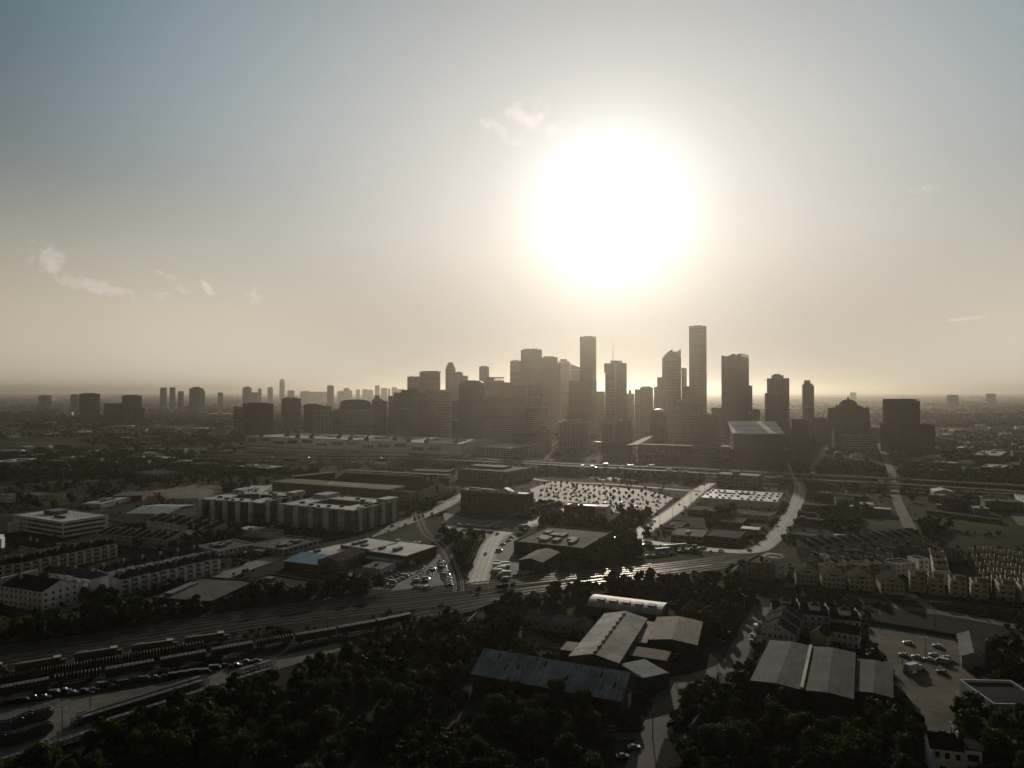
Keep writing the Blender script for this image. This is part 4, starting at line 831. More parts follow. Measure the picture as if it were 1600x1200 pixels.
# railway: ballast bed, sleepers merged in the bed material, pairs of rails
def track(pix, n_tracks, gap, label_z=.12, w=None):
    W = smooth([G(*p) for p in pix], 8)
    strip('railway_bed', None, w or (n_tracks*gap+2), label_z-.06 if label_z>.1 else .03, ballast, pts=W)
    for k in range(n_tracks):
        o = (k-(n_tracks-1)/2)*gap
        strip('sleeper_bed', None, 2.6, label_z+.0, mat('sleepers', (.055,.047,.038), .9, .1, var=.3, scale=.3), seg=False, off=o, pts=W)
        b = MB()
        for s_ in (-.75, .75):
            for i in range(len(W)-1):
                t = (W[i+1]-W[i]).normalized(); nn = Vector((-t.y, t.x))*(o+s_); b.bar((W[i].x+nn.x,W[i].y+nn.y,label_z+.12),(W[i+1].x+nn.x,W[i+1].y+nn.y,label_z+.12),.14,.18)
        tag(b.build('rails', steel), kind='structure')
    return W
main = track([(-60,1030),(0,1020),(160,997),(380,962),(560,938),(760,914),(900,899),(1010,889),(1110,878),(1170,870)], 4, 5)
track([(-60,1046),(60,1028),(230,1003),(420,975),(640,948),(780,930),(900,914),(1010,901),(1130,884),(1165,878)], 3, 5, .2)
yardtrack = track([(-60,1086),(0,1078),(170,1051),(330,1022),(480,996),(650,964),(740,948),(800,934)], 2, 5.2, .28)
track([(-60,1062),(60,1044),(200,1023),(330,1004),(420,990)], 1, 5, .36)
track([(1165,905),(1230,915),(1330,924),(1450,940),(1620,958)], 2, 5, .2)
track([(652,800),(664,832),(690,852),(706,880),(716,912),(716,925)], 2, 4.5, .12)
# ---- elevated freeway
def freeway(pix, h, w, label, m_, y_off=0):
    W = [G(px, py, h) for px, py in pix]; W = smooth(W, 10); rt = thing('freeway_viaduct', label, 'viaduct', (W[0].x, W[0].y, 0)); o = W[0]; b = MB(); e = MB(); c = MB(); dist = 0
    for i in range(len(W)-1):
        t = (W[i+1]-W[i]).normalized(); nn = Vector((-t.y, t.x)); a0, a1 = W[i]-o+nn*w/2, W[i]-o-nn*w/2; b0, b1 = W[i+1]-o+nn*w/2, W[i+1]-o-nn*w/2
        b.poly([(*a1,h),(*b1,h),(*b0,h),(*a0,h)]); b.poly([(*a0,h-1.6),(*b0,h-1.6),(*b1,h-1.6),(*a1,h-1.6)]); b.poly([(*a1,h-1.6),(*b1,h-1.6),(*b1,h),(*a1,h)]); b.poly([(*a0,h),(*b0,h),(*b0,h-1.6),(*a0,h-1.6)])
        e.bar((*a0,h+.4),(*b0,h+.4),.35,.85); e.bar((*a1,h+.4),(*b1,h+.4),.35,.85)
        dist += (W[i+1]-W[i]).length
        if dist > 30:
            dist = 0; p = W[i]-o
            for s_ in (-.32,.32): c.cyl(p.x+nn.x*w*s_, p.y+nn.y*w*s_, 0, h-2.2, .9, .9, 8)
            c.bar((p.x+nn.x*w*.45, p.y+nn.y*w*.45, h-2.1), (p.x-nn.x*w*.45, p.y-nn.y*w*.45, h-2.1), 1.6, 1.4)
        SEGS.append((W[i].x,W[i].y,W[i+1].x,W[i+1].y,w/2+1))
    b.build('deck', m_, rt); e.build('barrier', concrete, rt); c.build('pier', concrete, rt); return W
fw1 = freeway([(300,716),(500,716),(680,718),(820,724.5),(960,731.5),(1080,738),(1240,748),(1400,756),(1620,770)], 8, 15, 'near carriageway of the long elevated freeway on concrete piers', roadc)
fw2 = freeway([(300,711),(500,711.5),(680,713),(820,721),(960,727.5),(1080,732),(1240,740.5),(1400,748),(1620,760)], 9, 15, 'far carriageway of the long elevated freeway, slightly higher', roadc)
# ================================================================ vehicles
def wheelmesh(r=.34, w=.22):
    b = MB(); n = 12
    for y0, y1, rr in ((-w/2, w/2, r),):
        k = len(b.v)
        for y in (y0, y1): b.v += [(rr*math.cos(2*math.pi*i/n), y, rr*math.sin(2*math.pi*i/n)) for i in range(n)]
        for i in range(n): j = (i+1)%n; b.f.append((k+j,k+i,k+n+i,k+n+j)); b.m.append(0)
        b.f.append(tuple(range(k,k+n))); b.f.append(tuple(range(k+2*n-1,k+n-1,-1))); b.m += [0]*2
    return b.mesh('wheel', tyre)
WM = wheelmesh()
def body_mesh(prof, w, tw=None):
    """side profile (x,z) swept across; optional narrower top"""
    b = MB(); n = len(prof); zmax = max(p[1] for p in prof); zmin = min(p[1] for p in prof)
    def yy(z): t = max(0, (z-.75)/(zmax-.75)) if zmax > .75 else 0; return w/2*(1-(tw or 0)*t)
    b.v = [(p[0],-yy(p[1]),p[1]) for p in prof]+[(p[0],yy(p[1]),p[1]) for p in prof]
    b.f = [tuple(range(n)), tuple(range(2*n-1,n-1,-1))]+[((i+1)%n,i,n+i,n+(i+1)%n) for i in range(n)]; b.m = [0]*len(b.f); return b
KIND = {}
def make_car(kind, pi):
    key = (kind, pi)
    if key in KIND: return KIND[key]
    nm, cat = {'car':('parked_car','car'),'pickup':('pickup_truck','pickup'),'van':('van','van'),'truck':('box_truck','truck')}[kind]
    rt = thing(nm, 'x', cat, (0,0,-50)); P = paints[pi]
    if kind == 'car':
        body_mesh([(-2.2,.3),(2.2,.3),(2.25,.62),(1.9,.82),(.95,.92),(-1.6,.95),(-2.15,.9),(-2.25,.6)],1.78).build('body',P,rt)
        body_mesh([(-1.75,.93),(1.0,.9),(.35,1.38),(-1.15,1.40)],1.66,.2).build('windows',winm,rt); body_mesh([(-1.12,1.395),(.33,1.375),(.25,1.45),(-1.05,1.46)],1.35).build('roof',P,rt); wx, wr, ww = 1.35, .34, .8
    elif kind == 'pickup':
        body_mesh([(-2.8,.4),(2.7,.4),(2.75,.9),(2.4,1.1),(1.3,1.15),(-2.8,1.15)],1.95).build('body',P,rt); body_mesh([(-.7,1.13),(1.5,1.13),(.85,1.7),(-.6,1.72)],1.8,.18).build('windows',winm,rt)
        body_mesh([(-.58,1.70),(.84,1.69),(.75,1.8),(-.5,1.82)],1.5).build('roof',P,rt); MB().box(-2.7,-.8,-.8,.8,1.152,1.17).build('cargo_bed',tyre,rt); wx, wr, ww = 1.75, .38, .86
    elif kind == 'van':
        body_mesh([(-2.6,.35),(2.5,.35),(2.6,.95),(1.9,1.25),(1.4,2.0),(-2.6,2.1)],1.95).build('body',P,rt); MB().box(.0,1.3,-.99,.99,1.25,1.8).build('windows',winm,rt); wx, wr, ww = 1.7, .36, .86
    else:
        MB().box(-4.2,1.6,-1.25,1.25,1.0,3.6).build('cargo_box',paints[0],rt); body_mesh([(1.75,.5),(4.0,.5),(4.05,1.5),(3.5,2.6),(1.75,2.7)],2.3).build('cab',P,rt); MB().box(3.55,3.9,-1.0,1.0,1.6,2.4).build('windshield',winm,rt)
        MB().box(-4.1,1.8,-.6,.6,.6,1.0).build('chassis',dsteel,rt); wx, wr, ww = 2.8, .5, 1.0
    for sx in (-1,1):
        for sy in (-1,1): o = place(WM,'wheel',rt,(sx*wx,sy*ww,wr)); o.scale = (wr/.34,1,wr/.34)
    KIND[key] = [rt, False]; note(rt); return KIND[key]
def car(x, y, rz, kind, pi, label, group=None, z=.05, nm=None):
    K = make_car(kind, pi)
    if not K[1]: o = K[0]; K[1] = True; o.location = (x,y,z); o.rotation_euler = (0,0,rz)
    else: o = dup(K[0], (x,y,z), rz)
    o['label'] = label; 
    if 'group' in o.keys() and not group: del o['group']
    if group: o['group'] = group
    RECTS.append((x-1,y-1,1,0,2,2)); return o
CN = ['white','silver','black','red','dark grey','dark blue']
r = random.Random(5)
def row(p0, p1, n, grp, lab, rz=None, pal=(0,1,1,4,2,0,5), jit=.2, kinds=('car','car','car','pickup','van')):
    a, b = G(*p0), G(*p1); L = (b-a).length; nmax = max(2, int(L/2.7)+1); n = min(n, nmax) if rz is None else n
    for i in range(n):
        p = a+(b-a)*(i/max(1,n-1)); q = rz if rz is not None else math.atan2(b.y-a.y,b.x-a.x)+math.pi/2
        c = r.choice(pal); k = r.choice(kinds); car(p.x+r.uniform(-jit,jit), p.y+r.uniform(-jit,jit), q+r.uniform(-.05,.05)+(math.pi if r.random()<.4 else 0), k, c, f'{CN[c]} {k if k!="car" else "car"} parked {lab}', f'{grp}, {CN[c]} {k}s')
row((586,914),(613,917),5,'cars by the hedge in the packed lot','beside the hedge at the left of the packed lot')
row((603,907),(624,898),4,'cars in the left rows of the packed lot','in the left diagonal row of the packed lot')
row((614,911),(640,898),5,'cars in the second left row of the packed lot','in the second diagonal row of the packed lot')
row((600,897),(626,886),5,'cars beside the small rusty roofed shed','beside the small white shed with the rusty roof')
row((650,909),(661,887),10,'cars in the middle column of the packed lot','in the left middle column of the packed lot')
row((664,909),(676,889),9,'cars in the right middle column of the packed lot','in the right middle column of the packed lot')
row((689,878),(703,915),14,'cars along the curved rails','in the right hand column beside the curved tracks')
row((648,918),(674,920),6,'cars at the foot of the packed lot','in the bottom row of the packed lot above the trees',pal=(0,0,1,0))
row((778,880),(782,902),6,'vehicles beside the central road',"in the bright double column right of the central road",pal=(0,0,0),kinds=('van','truck','van'),rz=.1)
row((786,886),(789,906),5,'second column beside the central road',"in the short column nearest the grey shed",pal=(0,0,1),kinds=('van','truck'),rz=.1)
row((717,822),(780,826),16,'cars in the lot under the red brick block','in the front row of the lot under the red brick block',pal=(3,3,2,0,1,3,4))
row((724,829),(768,832),11,'cars in the second row under the red brick block','in the rear row of the lot under the red brick block',pal=(3,3,2,4,3))
row((806,901),(828,894),4,'cars behind the dark grey gabled shed','on the grass in front of the dark grey gabled shed',pal=(0,0,1))
row((342,866),(388,858),9,'cars before the white shop row','in front of the low white shop row',pal=(1,2,4,0,1))
row((330,872),(392,866),8,'cars in the small left lot','in the small lot left of the bright road bend',pal=(1,2,4,0,1))
row((1060,852),(1100,857),4,'cars by the squat workshops','along the kerb below the squat workshops',pal=(4,2,1),rz=.1)
row((610,846),(655,851),9,'cars behind the large white warehouse','lined up behind the large white roofed warehouse',pal=(0,1,0))
for i in range(6):                                  # the tree dotted car park is nearly empty
    p = G(870+i*25, 775+i*3+r.uniform(-3,3)); car(p.x,p.y,r.uniform(0,3),'car',r.choice((0,2,4)),'small car parked among the young trees of the big pale car park','cars in the tree dotted car park')
SINGLE = [(693,819,'car',0,.7,'white car at the left edge of the lot below the stadium'),(698,826,'car',1,.2,'silver car parked near the light poles left of the brick block lot'),(821,826,'truck',1,.6,'box truck parked at the bend above the gravel roofed hall'),
 (798,826,'car',2,.3,'black car near the right end of the brick block lot'),(804,822,'car',4,.3,'dark grey car close to the small trees right of the brick block'),(813,835,'van',2,.5,'dark van by the sunlit parapet of the gravel roofed hall'),
 (799,840,'car',0,.1,'white car, topmost of four beside the curved kerb'),(795,845,'car',1,.1,'silver car, second from the top beside the curved kerb'),(786,851,'car',0,.2,'white car, third down beside the curved kerb'),(780,861,'van',1,0,'silver van, lowest of the four beside the curved kerb'),
 (759,866,'car',2,1.45,'black car driving on the central road'),(690,804,'car',2,.8,'black car driving down the sunlit road under the stadium'),(695,800,'pickup',4,.8,'dark pickup following on the sunlit road under the stadium'),(777,835,'car',1,1.2,'silver car turning out of the brick block lot'),
 (1419,1006,'car',0,2.6,'white car, topmost left in the sandy lot'),(1465,1011,'car',0,2.5,'white car, topmost right in the sandy lot'),(1412,1025,'car',0,2.4,'white car at the left end of the middle group in the sandy lot'),(1433,1028,'car',0,2.5,'white car, second from left in the middle of the sandy lot'),
 (1452,1032,'car',0,2.5,'white car right of the leaning pole in the sandy lot'),(1460,1025,'car',0,2.5,'white car just above the centre group in the sandy lot'),(1472,1035,'van',1,2.4,'silver van beside the big white pickup in the sandy lot'),(1481,1031,'pickup',0,2.2,'big white pickup, rightmost vehicle of the sandy lot'),
 (1428,1049,'truck',0,.4,'low white truck at the lower left of the sandy lot'),(1438,1046,'car',2,2.3,'black car touching the white truck in the sandy lot'),(1472,1052,'car',4,2.4,'dark grey car alone at the bottom of the sandy lot'),
 (1359,1013,'car',1,2.9,'silver car in the shade beside the grey warehouse roof'),(1361,1018,'car',0,2.9,'white car, second in the shade beside the grey warehouse roof'),(1362,1026,'pickup',1,2.9,'silver pickup, third in the shade beside the grey warehouse roof'),
 (1126,1004,'car',1,-.2,'silver car parked across the lane from the white gabled house'),(1140,992,'car',4,-.2,'dark grey car further up the lane opposite the white gabled house'),(1181,981,'van',0,1.2,'white van in sunlight beside the white gabled house'),(1175,996,'pickup',0,1.2,'white pickup below the van by the white gabled house'),(1174,1003,'car',1,1.2,'silver car just under the white pickup in the lane'),
 (1546,1062,'pickup',1,.1,'silver pickup by the tree right of the sandy lot'),(991,1170,'car',1,.1,'silver car in the shade beside the bottom lane'),(973,1184,'car',1,.1,'silver car, lowest in the shade by the bottom lane'),(1148,1190,'car',4,.3,'dark grey car at the bottom edge under the trees'),(1167,1190,'car',0,.4,'white car at the bottom edge under the trees'),
 (556,906,'car',0,.1,'white car, left of a pair by the hedge left of the packed lot'),(566,908,'car',1,.1,'silver car, right of a pair by the hedge left of the packed lot'),(560,886,'pickup',1,.2,'silver pickup between the grey shed and the small white shed'),(478,893,'car',1,.1,'silver car in front of the blue roofed shed'),(640,884,'truck',0,.6,'white box truck beside the dark side of the large warehouse'),(627,889,'van',2,.6,'black van left of the white box truck'),
 (1049,945,'pickup',0,.2,'white pickup beside the small gabled house behind the arched hall'),(1062,940,'car',0,.2,'white car above the pickup by the small gabled house'),(1008,852,'car',0,.2,'white car on the bright street right of the gravel roofed hall'),(962,842,'car',0,.1,'white car at the corner behind the gravel roofed hall')]
for (px,py,k,c,rz,lab) in SINGLE: p = G(px,py); car(p.x,p.y,rz,k,c,lab)
for W, hh, sgn, lab in ((fw1,8,0,'on the near carriageway of the freeway'),(fw2,9,math.pi,'on the far carriageway of the freeway')):
    seq = [i for i in range(6, len(W)-3)]
    for n_ in range(34):
        i = r.choice(seq); t = r.random(); p = W[i]*(1-t)+W[i+1]*t; d_ = (W[i+1]-W[i]).normalized(); nn = Vector((-d_.y,d_.x)); ln = r.choice((-4.6,-1.2,2.2)); k = r.choice(('car','car','car','van','pickup','truck')); c = r.choice((0,1,2,4,2))
        car(p.x+nn.x*ln,p.y+nn.y*ln,math.atan2(d_.y,d_.x)+sgn,k,c,f'{CN[c]} {k} driving {lab}',f'{CN[c]} {k}s {lab}',z=hh+.02)
for W, lab in ((road1,'on the sunlit left road'),(road4,'on the bright street right of the centre'),(road5,'on the wide curved street')):
    for n_ in range(3):
        i = r.randrange(8,len(W)-6); p = W[i]; d_ = (W[i+1]-W[i]).normalized(); nn = Vector((-d_.y,d_.x))*r.choice((-2.5,2.5)); c = r.choice((0,2,4)); car(p.x+nn.x,p.y+nn.y,math.atan2(d_.y,d_.x),'car',c,f'{CN[c]} car driving {lab}',f'{CN[c]} cars {lab}',z=.15)
# ================================================================ trains
def along(W, s0):
    s = 0
    for i in range(len(W)-1):
        L = (W[i+1]-W[i]).length
        if s+L >= s0: t = (s0-s)/L; return W[i]*(1-t)+W[i+1]*t, math.atan2(W[i+1].y-W[i].y, W[i+1].x-W[i].x)
        s += L
    return W[-1], 0
def bogie(rt, x):
    o = MB().box(x-1.5,x+1.5,-1.1,1.1,.3,1.0).build('bogie', dsteel, rt)
boxm = mat('boxcar_brown', (.05,.03,.02), .8, .25, var=.35, scale=.3); ribr = mat('ribbed_car_roof', (.36,.35,.32), .55, .4, var=.25, scale=.2, stripe=(0,1.55,.28,.35)); yel = mat('loco_yellow', (.13,.08,.02), .7, .3, var=.25); oran = mat('orange_paint2', (.08,.035,.02), .7, .3, var=.3)
def boxcar():
    rt = thing('boxcar','x','railway wagon'); MB().box(-9,9,-1.5,1.5,1.1,4.3).build('body',boxm,rt); b = MB().prof([(-1.6,4.3),(1.6,4.3),(0,4.75)],0,0) if 0 else MB()
    b.poly([(-9.1,-1.6,4.32),(9.1,-1.6,4.32),(9.1,0,4.75),(-9.1,0,4.75)]); b.poly([(9.1,1.6,4.32),(-9.1,1.6,4.32),(-9.1,0,4.75),(9.1,0,4.75)]); b.poly([(-9.1,-1.6,4.32),(-9.1,0,4.75),(-9.1,1.6,4.32)]); b.poly([(9.1,1.6,4.32),(9.1,0,4.75),(9.1,-1.6,4.32)])
    b.build('roof',ribr,rt); MB().box(-1.6,1.6,-1.58,1.58,1.3,4.0).build('sliding_door',mat('door_brown',(.07,.04,.025),.8,.2),rt); c = MB(); [c.box(-9+18*i/10-.06,-9+18*i/10+.06,-1.56,1.56,1.1,4.28) for i in range(11)]; c.build('ribs',boxm,rt); bogie(rt,-6.5); bogie(rt,6.5); return note(rt)
def gondola(m):
    rt = thing('gondola_wagon','x','railway wagon'); b = MB().box(-8.5,8.5,-1.5,-1.38,1.1,3.2).box(-8.5,8.5,1.38,1.5,1.1,3.2).box(-8.5,-8.38,-1.38,1.38,1.1,3.2).box(8.38,8.5,-1.38,1.38,1.1,3.2).box(-8.38,8.38,-1.38,1.38,1.1,1.3); b.build('body',m,rt)
    c = MB(); [c.box(-8.5+17*i/12-.1,-8.5+17*i/12+.1,-1.62,1.62,3.2,3.36) for i in range(13)]; [c.box(-8.5+17*i/12-.1,-8.5+17*i/12+.1,-1.62,-1.5,1.1,3.2) for i in range(13)]; c.build('ribs',ribr if m is boxm else m,rt); bogie(rt,-6); bogie(rt,6); return note(rt)
def loco():
    rt = thing('locomotive','x','locomotive'); MB().box(-10.5,10.5,-1.5,1.5,1.2,1.7).build('frame',dsteel,rt); MB().box(-9.5,5.2,-.95,.95,1.7,4.2).build('engine_hood',yel,rt); MB().box(-9.3,5.0,-.9,.9,4.2,4.45).box(-8,-4,-1.3,1.3,4.1,4.6).build('roof_panel',mgrey,rt)
    MB().box(5.2,8.0,-1.5,1.5,1.7,4.6).build('cab',yel,rt); MB().box(8.0,8.06,-1.2,1.2,3.3,4.2).box(5.6,7.4,-1.55,1.55,3.3,4.1).build('cab_windows',winm,rt); MB().box(8.0,10.2,-.9,.9,1.7,3.2).build('nose',yel,rt); MB().box(5.1,8.1,-1.55,1.55,4.6,4.75).build('cab_roof',pale,rt)
    MB().box(-2.5,2.5,-1.3,1.3,.5,1.2).build('fuel_tank',dsteel,rt); bogie(rt,-7); bogie(rt,7); return note(rt)
def pline(pix, z=0): return [G(*p) for p in pix]
BC = boxcar(); boxtops = [((-60,1090),(-3,1076)),((0,1074),(77,1060)),((164,1045.5),(241,1032)),((249,1030),(322,1017)),((330,1015),(395,1003.5)),((461,992),(525,981.5)),((527,980.5),(586,970)),((588,969.5),(641,958.5))]
for i, (p0, p1) in enumerate(boxtops):
    a, b = G(*p0, 4.5), G(*p1, 4.5); m = (a+b)/2; o = BC if i == 0 else dup(BC); o.location = (m.x,m.y,.4); o.rotation_euler = (0,0,math.atan2(b.y-a.y,b.x-a.x)); L = (b-a).length
    o.scale = (L/18.6, 1, 1); o['label'] = ['brown boxcar cut by the left picture edge','brown boxcar with a sunlit ribbed roof, leftmost whole one of its train','brown boxcar behind the first gap of the freight train','brown boxcar, second after the first gap of the train','brown boxcar just before the brown gondola stretch','brown boxcar above the white trailer beds','second last brown boxcar at the right end of the train','last brown boxcar, rightmost of the freight train'][i]
GC = gondola(boxm); g2 = gondola(oran); k = 0
for (p0, p1, src, lab) in [((85,1058),(158,1046),0,'empty brown gondola between the leftmost two boxcars'),((399,1003),(457,993),0,'low brown gondola between the boxcars right of the yard'),((0,1059),(60,1048),1,'orange red gondola under the leftmost locomotive'),((64,1047),(122,1037),0,'ribbed gondola right of the orange red one'),
    ((126,1037),(186,1026.5),0,'ribbed gondola in the middle of the second train'),((190,1026),(250,1015.5),0,'ribbed gondola under the third locomotive'),((254,1015),(318,1004),0,'last ribbed gondola of the second train, below the rightmost locomotive')]:
    a, b = G(*p0,3.2), G(*p1,3.2); m = (a+b)/2; pr = (GC, g2)[src]; o = pr if not pr.get('used') else dup(pr); pr['used'] = 1; o.location = (m.x,m.y,.4); o.rotation_euler = (0,0,math.atan2(b.y-a.y,b.x-a.x)); o.scale = ((b-a).length/17.6,1,1); o['label'] = lab
for o in COL.objects:
    if 'used' in o.keys(): del o['used']
LC = loco()
for i, (p0, p1) in enumerate([((-60,1049),(12,1037)),((18,1040),(106,1025)),((112,1023),(193,1011)),((201,1010),(280,999.5)),((284,998),(359,988))]):
    a, b = G(*p0,4.4), G(*p1,4.4); m = (a+b)/2; o = LC if i == 0 else dup(LC); o.location = (m.x,m.y,.4); o.rotation_euler = (0,0,math.atan2(b.y-a.y,b.x-a.x)); o.scale = ((b-a).length/21.5,1,1)
    o['label'] = ['yellow locomotive cut by the left picture edge','yellow locomotive, leftmost whole one of the line','yellow locomotive, second whole one from the left','yellow locomotive, third whole one from the left','yellow locomotive leading at the right end of the line'][i]
# ---- yard: stacked trailer beds, wheelsets, light masts
def flatbed():
    rt = thing('flatbed_stack','x','trailer stack'); 
    for k in range(3): b = MB().box(-6,6,-1.2,-1.0,.5+k*.8,.8+k*.8).box(-6,6,1.0,1.2,.5+k*.8,.8+k*.8); [b.box(-6+12*i/6-.1,-6+12*i/6+.1,-1,1,.55+k*.8,.75+k*.8) for i in range(7)]; b.build('trailer_frame',dsteel,rt)
    MB().box(-2.4,3.2,-1.05,1.05,2.42,2.5).build('top_panel',mgrey,rt)
    for sx in (-4.8,-3.6): [place(WM,'wheel',rt,(sx,sy,.36)) for sy in (-1.1,1.1)]
    return note(rt)
FB = flatbed(); first = True
for (p0,p1,n,lab) in [((140,1127),(303,1076),13,'in the front row of the double stack'),((148,1118),(300,1070),13,'in the back row of the double stack'),((165,1136),(412,1056),19,'along the lower edge of the yard'),((8,1196),(125,1158),8,'in the bottom left row along the yard edge'),((384,1052),(410,1044),2,'at the right tip of the yard'),((478,1012),(525,1001),3,'near the last boxcars, its top sunlit')]:
    a, b = G(*p0), G(*p1); 
    for i in range(n):
        p = a+(b-a)*(i/max(1,n-1)); o = FB if first else dup(FB); first = False; o.location = (p.x,p.y,.05); o.rotation_euler = (0,0,math.atan2(b.y-a.y,b.x-a.x)+r.uniform(-.04,.04)); o['label'] = 'stack of flatbed trailer frames '+lab; o['group'] = 'trailer stacks '+lab; RECTS.append((p.x-5,p.y-2,1,0,10,4))
def reel():
    rt = thing('cable_reel','x','cable reel'); b = MB()
    def disc(y, rr, w_): 
        k = len(b.v); n = 20
        for yy in (y-w_/2, y+w_/2): b.v.extend([(rr*math.cos(2*math.pi*i/n), yy, 1.9+rr*math.sin(2*math.pi*i/n)) for i in range(n)])
        for i in range(n): j=(i+1)%n; b.f.append((k+j,k+i,k+n+i,k+n+j)); b.m.append(0)
        b.f.append(tuple(range(k,k+n))); b.f.append(tuple(range(k+2*n-1,k+n-1,-1))); b.m.extend([0]*2)
    disc(-.9,1.9,.15); disc(.9,1.9,.15); b.build('flanges',mat('painted_steel',(.10,.11,.13),.35,.5,metal=.4),rt); b = MB(); disc(0,1.3,1.6); b.build('wound_core',dsteel,rt); return note(rt)
RE = reel(); first = True
for i, (px,py) in enumerate([(3,1143),(12,1142),(22,1138),(30,1135),(38,1131),(46,1128),(58,1126),(66,1124),(74,1122),(28,1160),(34,1158),(42,1155),(50,1152),(58,1149),(66,1147),(74,1145),(4,1163),(16,1161)]):
    p = G(px,py); o = RE if first else dup(RE); first = False; o.location = (p.x,p.y,.05); o.rotation_euler = (0,0,.5+r.uniform(-.15,.15)); o['label'] = 'dark steel cable reel standing on the yard in the '+('back row' if i < 9 else 'front row'); o['group'] = 'cable reels in the '+('back row' if i < 9 else 'front row'); RECTS.append((p.x-2,p.y-2,1,0,4,4))
r2 = random.Random(9)
for i in range(26):                                  # truck trailers and containers in the shade beside the train
    t = i/26; px, py = 5+410*t, 1100-66*t+r2.uniform(-3,3); p = G(px,py); k = r2.choice(('van','car','pickup')); car(p.x,p.y,.35+r2.uniform(-.1,.1),k,r2.choice((4,2,2)),'work vehicle standing in the shade between freight train and yard','work vehicles between freight train and yard')
# ================================================================ townhouses, foreground sheds
wn = lambda f_, b_: (f_, b_, 1.0, 1.5)
def chim(rt, x, y, z): MB().box(x,x+1.3,y,y+1.1,z-2.5,z+2.4).build('chimney', pale, rt)
# big block of grey roofed terraces (two long rows) and the dark roofed terrace behind
def terrace(p0, p1, h, n, depth, lab, grp, wall, roof, ridge, style='gable', gdir='y', win_=wn(3,3), chimney=True, px=True, gap=.15, par=.8, bay=True, stag=0, flip=False, acc=True):
    a, b = G(*p0,h), G(*p1,h); u = (b-a)/n; out = []
    for i in range(n):
        q0, q1 = a+u*i+u*gap*.5, a+u*(i+1)-u*gap*.5
        if style == 'flat': q1 = q1+u*(((i*53)%7-3)*.035)
        w = (q1-q0).length; rz = math.atan2(u.y,u.x); v = Vector((-u.y,u.x)).normalized()
        if stag and i%2: q0 = q0+v*stag
        rt = thing('townhouse', f'{lab}', 'townhouse', (q0.x,q0.y,0), rz, grp); RECTS.append((q0.x,q0.y,math.cos(rz),math.sin(rz),w,depth))
        hh = h+((i*37)%5-2)*(.45 if style == 'flat' else .15)
        if style == 'gable':
            b_ = MB().box(0,w,0,depth,0,hh); b_.poly([(w,0,hh),(0,0,hh),(w/2,0,hh+ridge)]); b_.poly([(0,depth,hh),(w,depth,hh),(w/2,depth,hh+ridge)]); b_.build('wall',wall,rt)
            o = .35; z0, z1 = hh+.15-o*ridge/(w/2), hh+ridge+.15; q = MB()
            for s_ in (0,1):
                x0 = -o if s_ == 0 else w+o; P = [(x0,-o,z0),(w/2,-o,z1),(w/2,depth+o,z1),(x0,depth+o,z0)]; P = P if s_ == 1 else P[::-1]; P = P[::-1]; q.poly(P); q.poly([(x,y,z-.2) for x,y,z in P[::-1]])
                q.poly([P[0],P[3],(P[3][0],P[3][1],P[3][2]-.2),(P[0][0],P[0][1],P[0][2]-.2)]); q.poly([P[1],P[0],(P[0][0],P[0][1],P[0][2]-.2),(P[1][0],P[1][1],P[1][2]-.2)]); 
                q.poly([(w/2,-o,z1),(x0,-o,z0),(x0,-o,z0-.2),(w/2,-o,z1-.2)])
            q.build('roof',roof,rt)
        elif style == 'hip':
            MB().box(0,w,0,depth,0,hh).build('wall',wall,rt); i_ = w*.45; b_ = MB(); lo = [(-.4,-.4),(w+.4,-.4),(w+.4,depth+.4),(-.4,depth+.4)]; hi = [(w*.5,i_),(w*.5,i_),(w*.5,depth-i_),(w*.5,depth-i_)]
            for k in range(4): j = (k+1)%4; b_.poly([(*lo[k],hh),(*lo[j],hh),(*hi[j],hh+ridge),(*hi[k],hh+ridge)])
            b_.build('roof',roof,rt)
        elif style == 'saw':
            MB().prism([(0,0),(w,0),(w,depth),(0,depth)],0,[hh,hh,hh+ridge,hh+ridge]).build('wall',wall,rt); b_ = MB(); b_.poly([(.3,-.3,hh+.05),(w,-.3,hh+.05),(w,depth,hh+ridge+.05),(.3,depth,hh+ridge+.05)]); b_.build('roof',roof,rt)
            f_ = MB(); f_.prism([(-.05,-.4),(.35,-.4),(.35,depth),(-.05,depth)],hh-1,[hh+.8,hh+.8,hh+ridge+.8,hh+ridge+.8]); f_.build('fire_wall',pale,rt)
        else:
            MB().box(0,w,0,depth,0,hh-par).build('wall',wall,rt); MB().box(.2,w-.2,.2,depth-.2,hh-par,hh-par+.1).build('roof',roof,rt)
            MB().box(-.04,w+.04,-.04,.25,hh-par,hh).box(-.04,w+.04,depth-.25,depth+.04,hh-par,hh).box(-.04,.25,.25,depth-.25,hh-par,hh+.3).box(w-.25,w+.04,.25,depth-.25,hh-par,hh+.3).build('parapet',creamw if wall is tan else wall,rt)  # tan houses get a cream parapet: sunlit contrast put into its colour
            (MB().box(w*.2,w*.55,depth*.5,depth*.75,hh-par,hh+2.2).build('roof_access',droof,rt) if acc and i%3 else None)
            MB().box(w*.12,w*.2,depth*.2,depth*.2+.7,hh-par,hh+.6).build('air_conditioner',mgrey,rt)
        if bay: MB().box(w*.55,w*.92,-1.0,0,0,hh*.8).build('bay',wall,rt)
        if chimney and i%2 == 0: chim(rt, w*.1, depth*.45, hh+ridge*.6)
        if win_: windows(rt, w*(.52 if bay else 1), depth, hh, *win_, side='r' if i == n-1 else 'n')
        out.append((rt,w))
    return out
g = 'grey roofed townhouses in the long left block'
terrace((191,905),(345,871),10,11,11,'white townhouse with grey hipped roof in the front row of the long left terrace',g,white,gshing,3.2,'hip',win_=wn(3,2))
terrace((166,893),(320,861),10,11,11,'grey roofed townhouse in the hidden rear row of the long left terrace',g+', rear row',white,gshing,3.2,'hip',win_=None)
